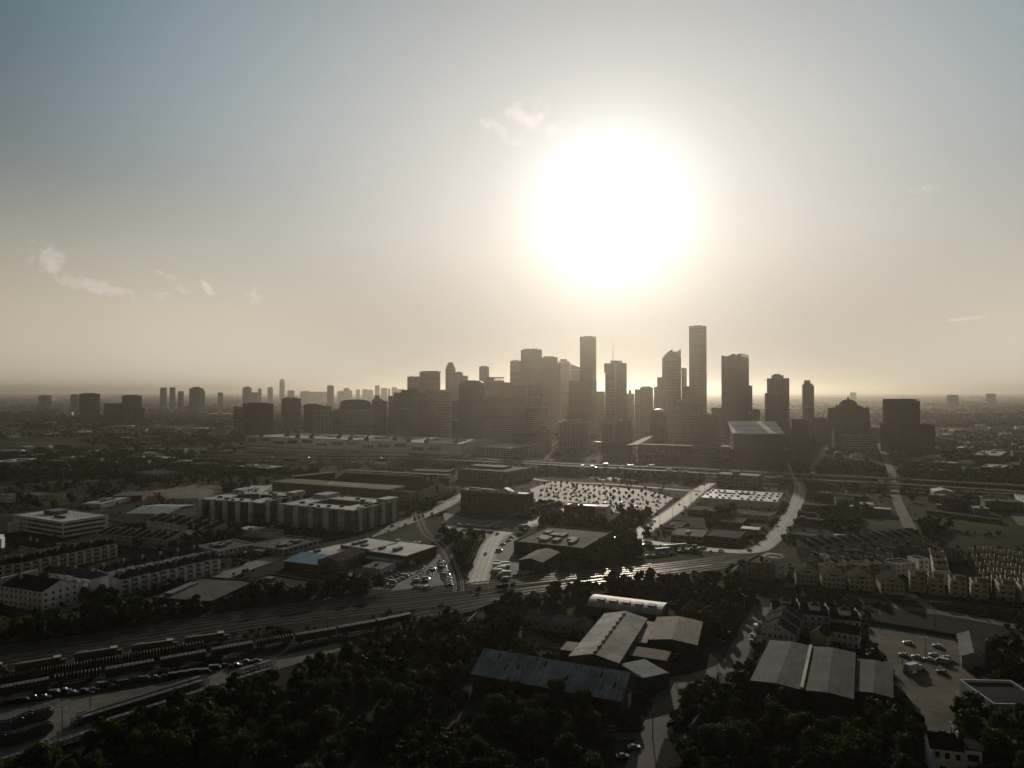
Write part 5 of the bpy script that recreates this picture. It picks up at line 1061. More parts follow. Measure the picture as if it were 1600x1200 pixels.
terrace((74,893),(142,906),9,5,11,'white townhouse with tall chimney on the short left side of the grey terrace','townhouses on the short side of the grey terrace',white,gshing,3,'hip',win_=wn(2,2))
terrace((38,878),(184,848),10,11,12,'pale townhouse with black roof in the second terrace from the left',  'black roofed townhouses of the second terrace',creamw,shingle,3,'hip',win_=wn(3,2))
terrace((-20,887),(38,878),10,4,12,'pale townhouse with black roof at the left picture edge','black roofed townhouses at the left edge',creamw,shingle,3,'hip',win_=wn(3,2))
terrace((28,850),(65,858),9,2,14,'cream walled house with black roof and tall chimney under the white office, left','cream houses under the white office',creamw,shingle,3,'hip',win_=wn(2,3))
terrace((60,853),(97,847),9,2,14,'cream walled house with black roof under the white office, right','cream houses under the white office, right pair',creamw,shingle,3,'hip',win_=wn(2,3))
terrace((-10,842),(8,833),11,1,12,'white house end at the left edge level with the white office','white house ends',white,shingle,2,'gable',win_=wn(3,2))
terrace((150,833),(262,843),8,9,13,'townhouse with a sloping black roof and lit fire wall in the lower sawtooth row','townhouses of the lower sawtooth row',pale,shingle,3.5,'saw',win_=wn(2,2),bay=False)
terrace((228,812),(330,828),9,7,15,'townhouse with a sloping black roof and lit fire wall in the upper sawtooth row','townhouses of the upper sawtooth row',pale,shingle,4,'saw',win_=wn(2,2),bay=False)
terrace((308,828),(352,818),9,3,12,'white gabled townhouse ending the upper sawtooth row','white gabled ends of the sawtooth row',white,shingle,3,'gable',win_=wn(2,2))
bld((216,797),(262,803),(306,789),9,'long hall with a folded pale blue roof behind the sawtooth townhouses',mgrey,metr,'hall','hall',style='gable',ridge=2.5)
# white three storey gabled building lower left
rt,w,d = bld((0,914),(66,924.5),(95,906),11.5,'white three storey house with black roof and gable end by the left road',white,shingle,'house','house',style='gable',ridge=4,win=(3,9,1.1,1.6)); chim(rt, w*.2, d*.3, 14)
MB().box(w*.0,w*.04,-.3,d+.3,11,15.5).build('fire_wall',pale,rt)
bld((-18,955),(22,966),(36,955),7,'black roofed low house in the lower left, cut by the edge',tan,shingle,'house','house',style='hip',ridge=3,win=(2,4,1.1,1.5))
bld((97,917),(105,917),(106,908),6,'small tan annexe right of the white gabled house',tan,shingle,'house','house',par=.3,win=(2,2,1,1.3))
# --- right side rows by the railway
xs = [(1244,1278,895,'leftmost gabled'),(1285,1321,900,'second gabled'),(1328,1366,904,'third gabled'),(1376,1413,909,'fourth gabled')]
for i,(x0,x1,y,l) in enumerate(xs):
    rt,w,d = bld((x0,y),(x1,y+2.4),None,7.2,f'{l} cream townhouse facing the railway on the right',creamw,shingle,'townhouse','townhouse',depth=13,style='gable',gdir='y',ridge=4.2,win=(2,5,1,1.4),side='n',group=None)
    MB().box(-.1,w+.1,-.2,0,3.4,3.7).build('string_course',pale,rt); MB().box(w*.35,w*.65,-.15,0,7.6,8.6).build('attic_window',winm,rt)
for i,(x0,x1,y) in enumerate([(1422,1447,898),(1452,1476,902),(1486,1511,906),(1520,1545,910),(1561,1586,913),(1596,1622,917)]):
    rt,w,d = bld((x0,y),(x1,y+2.4),None,10,f'flat roofed cream townhouse facing the railway, {["first","second","third","fourth","fifth","sixth"][i]} right of the gabled four',creamw,droof,'townhouse','townhouse',depth=13,win=(3,2,1.8,1.0),side='l',par=.6)
    MB().box(w*.3,w,d*.2,d*.6,9.4,11.8).build('roof_access',tan,rt); MB().box(w*.28,w*1.02,d*.18,d*.62,11.8,11.95).build('roof_slab',droof,rt); MB().box(-.15,w+.1,-.12,0,6.2,6.45).box(-.15,w+.1,-.12,0,3.0,3.25).build('string_course',pale,rt)
rt,w,d = bld((1167,874.5),(1207,882),(1224,872),11,'tan three storey house with roof terrace, left end of the row by the railway',tan,droof,'townhouse','townhouse',par=1,win=(3,3,1.2,1.4)); MB().box(w*.4,w,d*.35,d,10,13.5).build('roof_access',dgrey,rt)
rt,w,d = bld((1196,868),(1214,873),(1226,869),14,'taller white topped house behind the tan house with roof terrace',white,droof,'townhouse','townhouse',par=1,win=(3,2,1.2,1.4))
bld((1142,893),(1160,898),(1164,890),6,'grey gabled cottage beside the rails, left of the tan house with terrace',mgrey,gshing,'house','house',style='gable',gdir='y',ridge=3,win=(1,2,1,1.4))
gR = ['back row','second row','third row']
for k,(p0,p1,n) in enumerate([((1262,874),(1402,866),8),((1290,884),(1400,880),6),((1280,864),(1440,852),9)]):
    terrace(p0,p1,9.5,n,10,f'pale flat roofed townhouse in the {gR[k]} behind the gabled four','flat roofed townhouses, '+gR[k],[mgrey,tan,mgrey][k],groof,0,'flat',win_=wn(3,2),chimney=False,gap=.25,stag=1.5)
bld((1400,881),(1431,878),None,10,'bright white walled house with paired windows behind the railway row',white,droof,'townhouse','townhouse',depth=12,win=(3,4,1.2,1.4),side='n')
bld((1436,874),(1452,873),None,11,'narrow bright white house right of the wider white one',white,droof,'townhouse','townhouse',depth=10,win=(3,2,1.2,1.4),side='n')
bld((1288,869),(1297,869),None,11,'small white stair tower house above the second gabled townhouse',white,droof,'townhouse','townhouse',depth=8,win=(2,1,1.2,1.4),side='n')
terrace((1262,855),(1440,836),8,13,11,'dark roofed sawtooth townhouse in the back terrace on the right','sawtooth townhouses of the back right terrace',tan,shingle,3.4,'saw',win_=None,chimney=False,bay=False)
for k in range(5):
    y = 905-k*11.5; x0 = 1534-k*6; terrace((x0,y-3),(x0+98,y+8),10,7,8,f'flat roofed townhouse with lit-toned pale parapet in {["the nearest","the second","the third","the fourth","the farthest"][k]} rank of the far right block',f'parapet townhouses at the far right, rank {["one","two","three","four","five"][k]}',tan,droof,0,'flat',win_=wn(2,2) if k < 2 else None,chimney=False,gap=.34,stag=2.5,acc=False,par=1.4)
terrace((1484,892),(1472,858),9,5,8,'narrow dark townhouse edge-on beside the gap at the right','edge-on townhouses beside the gap',creamw,droof,0,'flat',win_=None,chimney=False)
terrace((1455,862),(1500,858),9,4,10,'dark flat townhouse between the back terrace and the far right block','dark flat townhouses at the back right',mgrey,droof,0,'flat',win_=None,chimney=False)
# --- lower right group
for i in range(3):
    rt,w,d = bld((1190+i*5.5,984-i*12),(1241+i*6,991-i*12),None,8+i*.7,['white house with three little gable windows, front of three stepped gables','middle one of three stepped black roofed gables','rear one of three stepped black roofed gables'][i],white,shingle,'house','house',depth=9,style='gable',gdir='y',ridge=4,win=(2,6,.9,1.3) if i == 0 else None,side='n')
    if i == 0: [MB().box(w*(.42+.06*k),w*(.45+.06*k),-.12,0,8.6,9.9).build('attic_window',winm,rt) for k in range(3)]
for i,(x0,x1,y,c0,c1,cy_) in enumerate([(1208,1250,951,1220,1237,945),(1254,1296,959,1266,1283,952),(1300,1345,967,1313,1331,958)]):
    rt,w,d = bld((x0,y),(x1,y+3),None,10.5,f'black roofed townhouse with a white roof dormer box, {["left","middle","right"][i]} of three above the grey warehouse',white,shingle,'townhouse','townhouse',depth=12,style='gable',ridge=2.6,win=(3,4,1.1,1.4))
    MB().box(w*.3,w*.7,2.5,7,11,14.2).build('dormer_box',white,rt); b = MB(); b.poly([(w*.28,2.2,14.2),(w*.72,2.2,14.2),(w*.5,4.7,15.6)]); b.poly([(w*.72,2.2,14.2),(w*.72,7.2,14.2),(w*.5,4.7,15.6)]); b.poly([(w*.72,7.2,14.2),(w*.28,7.2,14.2),(w*.5,4.7,15.6)]); b.poly([(w*.28,7.2,14.2),(w*.28,2.2,14.2),(w*.5,4.7,15.6)]); b.build('dormer_roof',shingle,rt)
    MB().box(w-.3,w+.15,-.2,d+.2,9.6,13.2).build('fire_wall',creamw,rt)
bld((1266,990),(1292,995),None,7.5,'low black gabled annexe above the ridge of the grey warehouse',creamw,shingle,'house','house',depth=10,style='gable',gdir='y',ridge=2.5)
bld((1298,985),(1342,992),None,8,'low black roofed rear wing with small windows above the grey warehouse',white,shingle,'house','house',depth=9,style='gable',ridge=2.5,win=(2,5,1,1.4))
def shedbay(A,B,C,h,lab,roof,ridge): return bld(A,B,C,h,lab,mat('dark_green_wall',(.03,.04,.038),.8,.2),roof,'warehouse','warehouse',style='gable',gdir='y',ridge=ridge)
shedbay((1174,1064),(1252,1078),(1272,1012),8,'left bay of the big grey sheet roofed warehouse at lower right',metg,.8)
rt,w,d = shedbay((1254,1078.5),(1332,1092),(1335,1021),8,'right bay of the big grey sheet roofed warehouse, sunlit-toned valley strip at its left',metg,.8); MB().box(-.9,.25,0,d,8.3,9.1).build('painted_lit_strip',creamw,rt)  # added cream strip, the sunlit line between bays put into its colour
shedbay((1336,1084),(1394,1090),(1393,1039),6.5,'lower grey shed roof joined right of the big warehouse',metg,.6)
rt,w,d = bld((1503,1027),(1541,1031),(1532,996),5,'grey gabled shed with a sunlit ridge right of the sandy lot',mgrey,metg,'shed','shed',style='gable',gdir='y',ridge=2.2)
rt,w,d = bld((1553,1099),(1640,1101),None,6,'flat dark roofed building with lit white parapet at the lower right edge',white,droof,'building','building',depth=22,par=1.2,win=(1,5,1.2,1.5))
rt,w,d = bld((1455,1167),(1507,1173.5),None,8.2,'white two storey house with black roof at the bottom right',white,shingle,'house','house',depth=8,style='gable',ridge=3,win=None)
for (x,z,a_,b_) in [(.12,5.2,1.3,1.8),(.42,5.1,1.3,1.8),(.74,5.0,1.3,1.8),(.25,1.2,1.8,1.4),(.6,.3,1.3,2.3)]: MB().box(w*x,w*x+a_,-.08,0,z,z+b_).build('window',winm,rt)
MB().box(w,w+4.6,-.6,6,0,9).build('side_bay',white,rt); MB().box(w+.6,w+3.8,-.7,-.6,5.6,7.6).build('window',winm,rt); MB().box(w+.6,w+3.8,-.7,-.6,1.6,4).build('window',winm,rt); MB().box(w-.3,w+4.9,-.9,6.3,9,9.4).build('flat_roof',shingle,rt); MB().box(w*.86,w*.92,3,4,9,12.6).build('chimney',white,rt)
# --- foreground industrial group
rt,w,d = bld((738,1052),(970,1095),(1005,1060),7,'huge blue grey sheet roofed shed in the foreground',mat('green_grey_wall',(.035,.042,.04),.8,.2),metr,'warehouse','warehouse',style='gable',ridge=6)
r = random.Random(11)
for (x,y) in [(.12,.72),(.28,.42),(.45,.7),(.62,.3),(.2,.3),(.83,.66),(.93,.35),(.38,.85)]: 
    yy = y*d*.48; zz = 7.3+6*yy/(d/2); q = MB(); q.poly([(w*x,yy,zz+.03),(w*x+.9,yy,zz+.03),(w*x+.9,yy+2.4,zz+.03+6*2.4/(d/2)),(w*x,yy+2.4,zz+.03+6*2.4/(d/2))]); q.build('skylight',dgrey,rt)
MB().box(w,w+.1,d*.42,d*.6,0,5).build('door',pale,rt)
rt,w,d = bld((916,946.5),(1031,961.5),(1045,944),6,'arched hall with a light sheet roof and five dark skylights',dgrey,metl,'hall','hall',style='arch',ridge=2.6)
for i in range(5):
    x = w*(.1+.175*i); yy = d*.42; q = MB(); z1 = 6.2+2.6*math.sin(math.pi*.30)**.75; z2 = 6.2+2.6*math.sin(math.pi*.42)**.75; q.v = [(x,d*.27,z1-.1),(x+w*.105,d*.27,z1-.1),(x+w*.105,d*.42,z2-.1),(x,d*.42,z2-.1)]+[(x,d*.27,z1+.25),(x+w*.105,d*.27,z1+.25),(x+w*.105,d*.42,z2+.25),(x,d*.42,z2+.25)]
    q.f = [(3,2,1,0),(4,5,6,7),(0,1,5,4),(1,2,6,5),(2,3,7,6),(3,0,4,7)]; q.m = [0]*6; q.build('skylight',winm,rt)
rt,w,d = bld((893,1022),(966,1036),(1010,967),7,'long weathered sheet roofed shed running back to the arched hall, ridge vent broken',dgrey,metr2,'shed','shed',style='gable',gdir='y',ridge=2.4); [MB().box(w/2-.5,w/2+.5,d*(i+.15)/9,d*(i+.75)/9,9.5,10.2).build('ridge_vent',metr2,rt) for i in range(9)]
bld((988,1002),(1009,1005),(1026,977),4.5,'low weathered lean-to right of the long weathered shed',dgrey,metr2,'shed','shed',style='shed',ridge=1)
bld((1009,1007),(1088,1008),(1097,972),6,'tan gabled sheet roofed shed behind the lane',dgrey,tanr,'shed','shed',style='gable',gdir='y',ridge=1.4)
rt,w,d = bld((820,965),(917,981.5),(924,972),5,'ribbed roofed old shed with pale boarded front, upper left of the group',creamw,metr2,'shed','shed',style='gable',ridge=2.6,win=(1,7,1.6,1.6))
bld((875,1015),(896,1018),(906,1004),4.5,'small tan flat roof between the old sheds',dgrey,tanr,'shed','shed',par=.1)
bld((967,1037),(1005,1060),(1023,1038),6,'pale teal flat roofed annexe at the end of the blue grey shed',dgrey,mat('teal_roof',(.13,.175,.18),.8,.1,var=.2),'shed','shed',par=.15)
bld((975,1023),(1041,1033),(1047,1017),5,'low shed with a rough brown rubble coloured roof near the lane',dgrey,rust,'shed','shed',par=.1)
bld((1064,948),(1081,951),None,4.5,'small white gabled house among trees right of the arched hall',pale,rust,'house','house',depth=9,style='gable',gdir='y',ridge=2.6,win=(1,2,1,1.3))
bld((1078,1135),(1095,1139),None,4,'tiny teal gabled house under the trees right of the lane',mat('teal_wall',(.12,.24,.26),.8,.2),shingle,'house','house',depth=7,style='gable',gdir='y',ridge=2.2,win=(1,1,1,1.3))
bld((1127,1068),(1141,1069),None,3,'small lean-to roof by the lane under the dark trees',dgrey,metg,'shed','shed',depth=6,style='shed',ridge=.8)
bld((704,1083),(722,1087),None,3,'tiny dark hut left of the blue grey shed among trees',dgrey,droof,'hut','hut',depth=5,par=.1)
# boundary walls and fences in the lower middle
def wall(pix, h, t, m, lab, name='boundary_wall', cat='wall'):
    P = [G(*p) for p in pix]; o = P[0]; rt = thing(name,lab,cat,(o.x,o.y,0)); b = MB()
    for i in range(len(P)-1): b.bar((P[i].x-o.x,P[i].y-o.y,h/2),(P[i+1].x-o.x,P[i+1].y-o.y,h/2),t,h)
    b.build('wall_panel',m,rt); c = MB()
    for p in P: c.box(p.x-o.x-.2,p.x-o.x+.2,p.y-o.y-.2,p.y-o.y+.2,0,h+.3)
    c.build('posts',dsteel,rt)
wall([(703,1155),(722,1150),(788,1112)],2,.25,mat('rust_wall',(.20,.12,.08),.8,.2),'rusty sheet fence running diagonally at the bottom centre','fence','fence')
wall([(762,1093),(790,1100)],1.8,.3,pale,'short pale wall piece left of the blue grey shed')
wall([(898,1175),(930,1182)],1.6,.3,creamw,'short cream wall at the bottom among the trees')
wall([(680,1142),(722,1152)],1.8,.2,MATS['rust_wall'],'low red brown wall at the bottom centre left')
wall([(1320,985),(1345,972),(1410,982),(1492,996)],1.8,.08,dsteel,'thin dark fence along the top of the sandy lot','fence','fence')
wall([(1410,1038),(1412,1052)],1.8,.08,dsteel,'short fence piece at the left side of the sandy lot','fence','fence')
wall([(640,975),(700,967),(740,957),(785,938)],1.4,.3,concrete,'low concrete bridge parapet beside the railway in the middle')
wall([(688,1000),(720,985),(745,960)],1.4,.3,creamw,'sunlit retaining wall curving through the trees below the bridge')
# bridge over the underpass
a = G(742,948); 
# --- poles, wires, masts, lamps
r = random.Random(21)
def pole(px, py, h, lab, arms=1, grp=None, nm='utility_pole'):
    p = G(px,py); rt = thing(nm,lab,nm.replace('_',' '),(p.x,p.y,0),r.uniform(0,3),grp); MB().cyl(0,0,0,h,.2,.12,7).build('pole',bark if nm == 'utility_pole' else steel,rt)
    if nm == 'utility_pole':
        for k in range(arms): MB().box(-1.3,1.3,-.08,.08,h-.8-k*1.2,h-.6-k*1.2).build('crossarm',bark,rt); b = MB(); [b.cyl(x,0,h-.6-k*1.2,h-.35-k*1.2,.06,.06,5) for x in (-1.1,-.4,.4,1.1)]; b.build('insulators',pale,rt)
    else: 
        for s_ in (-1,1): MB().bar((0,0,h-.2),(s_*1.8,0,h),.12).build('arm',steel,rt); MB().box(s_*1.8-.45,s_*1.8+.45,-.2,.2,h-.1,h+.1).build('lamp_head',pale,rt)
    return p, h
where = {}
W_ = {'r1':(road1,7,16,'along the sunlit left road'),'r3':(road3,7,6,'along the central road'),'r4':(road4,8.5,9,'along the bright street right of the centre'),'r5':(road5,8,14,'along the wide curved street')}
for k,(W,off,n,lab) in W_.items():
    tot = sum((W[i+1]-W[i]).length for i in range(len(W)-1)); prev = None
    for i in range(n):
        p, ang_ = along(W, tot*(.04+.92*i/max(1,n-1))); q = p+Vector((-math.sin(ang_),math.cos(ang_)))*off*(1 if k!='r4' else -1)
        rt = thing('utility_pole','wooden utility pole '+lab,'utility pole',(q.x,q.y,0),ang_+math.pi/2,'utility poles '+lab); h = 10.5+r.uniform(-.5,1); MB().cyl(0,0,0,h,.2,.12,7).build('pole',bark,rt); MB().box(-1.3,1.3,-.08,.08,h-.8,h-.6).build('crossarm',bark,rt)
        if prev is not None:
            for s_ in (-1.1,1.1):
                w0 = Vector((prev[0].x-math.sin(prev[2])*s_, prev[0].y+math.cos(prev[2])*s_, prev[1]-.5)); w1 = Vector((q.x-math.sin(ang_)*s_, q.y+math.cos(ang_)*s_, h-.5)); b = MB(); n_ = 6
                pts_ = [w0.lerp(w1,t/n_)-Vector((0,0,4*(t/n_)*(1-t/n_)*1.2)) for t in range(n_+1)]; o = pts_[0]; [b.bar(pts_[t]-o,pts_[t+1]-o,.06) for t in range(n_)]
                ob = b.build('power_line',dsteel,None,tuple(o)); tag(ob,'thin sagging power line strung '+lab,'power line','power lines '+lab)
        prev = (q,h,ang_)
PX = [(155,797,17,'tall lone mast standing behind the white office'),(6,783,20,'tall thin mast at the left picture edge'),(79,780,16,'thin mast beside the grassy field'),(281,776,13,'left floodlight pole of the ball field'),(290,775,13,'second floodlight pole of the ball field'),(306,776,12,'right floodlight pole of the ball field'),(256,776,11,'short pole at the left corner of the ball field'),
 (97,1164,13,'yard light mast with twin heads near the cable reels'),(141,1118,9,'light mast at the left tip of the trailer stacks'),(357,1062,10,'light mast beside the lower trailer row'),(511,985,16,'signal mast standing by the boxcars'),(1446,1032,11,'pole among the cars of the sandy lot'),(1487,1195,13,'utility mast above the white house at the bottom right'),(1461,980,13,'pole at the top edge of the sandy lot'),(1375,985,9,'short pole at the left top of the sandy lot'),
 (1013,905,10,'rail signal mast right of the central rail tracks'),(990,905,8,'small post beside the rail tracks'),(1078,785,14,'light mast at the corner of the pale car park'),(950,795,14,'light mast inside the pale car park'),(843,790,13,'light mast at the left corner of the pale car park'),(1309,760,16,'tall light mast right of the freeway gantry'),(1519,790,16,'tall light mast at the right by the platforms'),
 (570,1060,9,'pale thin pole among the foreground trees, left'),(495,1115,9,'pale thin pole in the lower foreground trees'),(627,1010,9,'white post beside the underpass'),(689,985,9,'thin post right of the underpass'),(1163,962,11,'leaning white pole at the top of the lane')]
for (px,py,h,lab) in PX: pole(px,py,h,lab,nm='light_mast')
WP = [(1108,1010,10,'utility pole at the upper bend of the foreground lane'),(1055,1062,11,'utility pole beside the end of the tan shed'),(985,1100,11,'utility pole right of the blue grey shed'),(955,1190,12,'utility pole at the bottom by the lane'),(1020,1155,11,'crooked utility pole in the middle of the lane'),(1195,935,10,'utility pole at the head of the lane')]
pp = [pole(px,py,h,lab,2) for (px,py,h,lab) in WP]
for i,j in ((5,0),(0,1),(1,2),(2,3)):
    for s_ in (-.9,.9):
        w0 = Vector((pp[i][0].x+s_,pp[i][0].y,pp[i][1]-.6)); w1 = Vector((pp[j][0].x+s_,pp[j][0].y,pp[j][1]-.6)); b = MB(); pts_ = [w0.lerp(w1,t/8)-Vector((0,0,4*(t/8)*(1-t/8)*1.0)) for t in range(9)]; o = pts_[0]
        [b.bar(pts_[t]-o,pts_[t+1]-o,.022) for t in range(8)]; tag(b.build('power_line',bark,None,tuple(o)),'sunlit power line sagging along the foreground lane','power line','power lines along the foreground lane')
# line tower with sagging conductors by the freeway (right of centre)
p0, h0 = pole(1231,752,26,'tall transmission pole at the freeway crossing',2); p1, h1 = pole(1247,772,11,'lower pole catching the lines below the freeway',1)
for s_ in (-1.6,-.5,.6,1.7):
    w0 = Vector((p0.x+s_,p0.y,h0-1)); w1 = Vector((p1.x+s_*1.2,p1.y-10,h1-4)); b = MB(); pts_ = [w0.lerp(w1,t/10)-Vector((0,0,4*(t/10)*(1-t/10)*3.5)) for t in range(11)]; o = pts_[0]
    [b.bar(pts_[t]-o,pts_[t+1]-o,.2) for t in range(10)]; tag(b.build('power_line',steel,None,tuple(o)),'bright curving cable dropping from the tall pole at the freeway','power line','curving cables at the freeway crossing')
# river of tank trailers / boats by the rails
for i,(px,py,L,lab) in enumerate([(1055,858,20,'long silver streamlined railcar beside the grassy strip'),(1035,864,12,'second low silver railcar left behind the long one')]):
    p = G(px,py); rt = thing('railcar',lab,'railway carriage',(p.x,p.y,.1),-.0+.35); b = MB(); pr = [(-1.4,.9),(1.4,.9),(1.5,2.4),(1.1,3.4),(.4,3.8),(-.4,3.8),(-1.1,3.4),(-1.5,2.4)]
    b.v = [(-L/2,y,z) for y,z in pr]+[(L/2,y,z) for y,z in pr]; n = 8; b.f = [tuple(range(n-1,-1,-1)),tuple(range(n,2*n))]+[(k_,(k_+1)%n,n+(k_+1)%n,n+k_) for k_ in range(n)]; b.m = [0]*len(b.f); b.build('body',mat('brushed_metal',(.42,.45,.48),.4,.5,var=.15),rt)
    MB().box(-L*.42,L*.42,-1.56,1.56,1.9,2.5).build('window_band',winm,rt); bogie(rt,-L*.35); bogie(rt,L*.35)
r = random.Random(31)
for i in range(9):
    p = G(1002+i*12+r.uniform(-3,3), 873-i*1.8+r.uniform(-1.5,1.5)); rt = thing('covered_boat','low boat hull under pale blue cover lying beside the rails','boat',(p.x,p.y,.1),r.uniform(-.2,.5),'covered boats beside the rails')
    MB().prism([(-3.2,-1.1),(2,-1.1),(3.6,0),(2,1.1),(-3.2,1.1)],.2,1.1).build('hull',pale,rt); b = MB(); o5 = [(-3.2,-1.15),(2,-1.15),(3.6,0),(2,1.15),(-3.2,1.15)]
    for k in range(5): a_, c_ = o5[k], o5[(k+1)%5]; b.poly([(*a_,1.12),(*c_,1.12),(0,0,1.8)])
    b.build('cover',mat('blue_tarp',(.22,.34,.42),.6,.3),rt)
# --- small houses and halls on the plains, left and right
def small(px, py, w, d, h, rz, kind, lab, grp, wallm, roofm, wins=True):
    p = G(px,py); rt = thing('low_building' if kind == 'flat' else 'small_house', lab, 'building' if kind == 'flat' else 'house', (p.x,p.y,0), rz, grp); RECTS.append((p.x,p.y,math.cos(rz),math.sin(rz),w,d))
    if kind == 'flat': MB().box(0,w,0,d,0,h).build('wall',wallm,rt); MB().box(-.2,w+.2,-.2,d+.2,h,h+.35).build('roof',roofm,rt); MB().box(w*.3,w*.3+3,d*.3,d*.3+3,h+.3,h+1.8).build('rooftop_unit',mgrey,rt)
    else:
        MB().box(0,w,0,d,0,h).build('wall',wallm,rt); b = MB(); o = .5; e = h-.0
        b.poly([(-o,-o,e),(w+o,-o,e),(w+o,d/2,e+2.6),(-o,d/2,e+2.6)]); b.poly([(w+o,d+o,e),(-o,d+o,e),(-o,d/2,e+2.6),(w+o,d/2,e+2.6)]); b.poly([(-o,-o,e),(-o,d/2,e+2.6),(-o,d+o,e)]); b.poly([(w+o,d+o,e),(w+o,d/2,e+2.6),(w+o,-o,e)]); b.poly([(-o,d+o,e-.01),(w+o,d+o,e-.01),(w+o,-o,e-.01),(-o,-o,e-.01)]); b.build('roof',roofm,rt)
    if wins: [MB().box(w*(.1+.22*i),w*(.1+.22*i)+1.2,-.08,0,1,2.4).build('window',winm,rt) for i in range(4)]
r = random.Random(77); cnt = 0
ZONES = [((600,1240),(706,676),46,'at the foot of the downtown towers'),((1240,1440),(706,672),16,'at the right foot of downtown'),((0,360),(742,700),60,'on the left plain beyond the white office'),((0,380),(698,660),55,'far out on the left plain among trees'),((1270,1600),(700,738),26,'on the right plain above the freeway'),((1420,1600),(745,668),40,'far out on the right plain'),((1420,1590),(812,765),10,'between the freeway and the right hand platforms'),((440,700),(733,722),10,'in the strip between stadium and freeway'),((1262,1420),(805,775),6,'between the long pale sheds and the grassy field')]
for (xr, yr, n, lab) in ZONES:
    for i in range(n):
        for _ in range(12):
            px = r.uniform(*xr); t = r.random(); py = 612+ 1/( (1-t)/(yr[0]-612) + t/(yr[1]-612) ); p = G(px,py)
            if not blocked(p.x,p.y,16): break
        else: continue
        k = r.choice(('flat','gable','flat','gable','gable')) if 'downtown' not in lab else 'flat'; sc_ = 1 if py > 700 else 1.6
        wm, rm = r.choice(((pale,wroof),(mgrey,groof),(tan,droof),(white,wroof),(brown,groof),(pale,gshing),(creamw,shingle),(brick,droof),(mgrey,metl)))
        small(px,py,r.uniform(12,34)*sc_,r.uniform(10,20)*sc_,r.uniform(4,9)*(2.2 if 'downtown' in lab else 1),r.choice((-.35,-.3,1.2,.15))+r.uniform(-.05,.05),k,{'flat':'low flat roofed building ','gable':'low pitched roof house '}[k]+lab,{'flat':'low flat buildings ','gable':'pitched roof houses '}[k]+lab,wm,rm,py > 725)
# ================================================================ trees
def clumps(rg, n, R_, Hc, z0, q, lobes=7):
    """n leaf clumps (quads) spread through a lobed crown; returns Nx4x3 array"""
    L = []
    for i in range(lobes):
        a = rg.uniform(0, 6.283); rr = rg.uniform(.15, .62)*R_; L.append((rr*math.cos(a), rr*math.sin(a), z0+Hc*rg.uniform(.25,.85), R_*rg.uniform(.38,.62)))
    out = np.zeros((n,4,3))
    for i in range(n):
        cx, cy_, cz, cr = L[rg.randrange(lobes)]
        while True:
            v = Vector((rg.gauss(0,1),rg.gauss(0,1),rg.gauss(0,1)))
            if v.length > .1: break
        v.normalize(); rad = cr*(rg.random()**.33)*rg.uniform(.75,1.12); c = Vector((cx,cy_,cz))+Vector((v.x*rad,v.y*rad,v.z*rad*.8))
        nrm = (v+Vector((rg.gauss(0,.6),rg.gauss(0,.6),rg.gauss(0,.6)+.3))).normalized(); u = nrm.orthogonal().normalized(); u = Matrix.Rotation(rg.uniform(0,6.28),3,nrm) @ u; w = nrm.cross(u); s = q*rg.uniform(.6,1.3)
        for k,(a,b) in enumerate(((-1,-.8),(1,-1),(.8,1),(-.9,.9))): p = c+u*a*s+w*b*s*.8; out[i,k] = (p.x,p.y,max(.2,p.z))
    return out
def quads_mesh(name, Q, mats, mi=None):
    n = len(Q); me = bpy.data.meshes.new(name); me.vertices.add(n*4); me.loops.add(n*4); me.polygons.add(n)
    me.vertices.foreach_set('co', Q.reshape(-1).astype(np.float32)); me.loops.foreach_set('vertex_index', np.arange(n*4,dtype=np.int32))
    me.polygons.foreach_set('loop_start', np.arange(0,n*4,4,dtype=np.int32)); me.polygons.foreach_set('loop_total', np.full(n,4,dtype=np.int32))
    for m in mats: me.materials.append(m)
    if mi is not None: me.polygons.foreach_set('material_index', mi.astype(np.int32))
    me.update(calc_edges=True); return me
def trunk_mesh(h, rg, spread):
    b = MB(); b.cyl(0,0,0,h*.5,.26,.18,7)
    for i in range(5):
        a = i*1.26+rg.uniform(-.3,.3); b.bar((0,0,h*rg.uniform(.28,.5)),(math.cos(a)*spread*.55,math.sin(a)*spread*.55,h*rg.uniform(.6,.8)),.13,.13,n=5)
    return b.mesh('trunk', bark)
PROTO = []; rg = random.Random(3)
for i in range(7):
    h = [9,10.5,8,11.5,9.5,7,12][i]; R_ = [4.6,5,4.4,5.2,3.6,3.8,4.4][i]; Q = clumps(rg, 2300, R_, h*.8, h*.12, .28, [7,9,6,10,6,6,8][i])
    PROTO.append((quads_mesh('crown', Q, [leaf[i%3]]), trunk_mesh(h, rg, R_), R_, h))
yQ = clumps(rg, 260, 1.7, 3.0, 1.6, .32, 4); YOUNG = (quads_mesh('crown', yQ, [leaf[2]]), MB().cyl(0,0,0,2.6,.1,.07,6).mesh('trunk', bark), 1.7, 4.5)
def tree(x, y, s, lab, grp, P=None, rz=None):
    P = P or PROTO[rt_.randrange(7)]; o = thing('broadleaf_tree', lab, 'tree', (x,y,0), rt_.uniform(0,6.28) if rz is None else rz, grp); o.scale = (s,s,s*rt_.uniform(.85,1.15)); place(P[0],'crown',o); place(P[1],'trunk',o); return o
rt_ = random.Random(13)
LOWQ = [clumps(rg, 120, [4.6,5,4.4][i], 7.5, .8, .95, 6) for i in range(3)]; FARQ = [clumps(rg, 26, 6, 7, .5, 2.1, 4) for i in range(3)]
ALL = []                                             # (distance, x, y, scale, label, group)
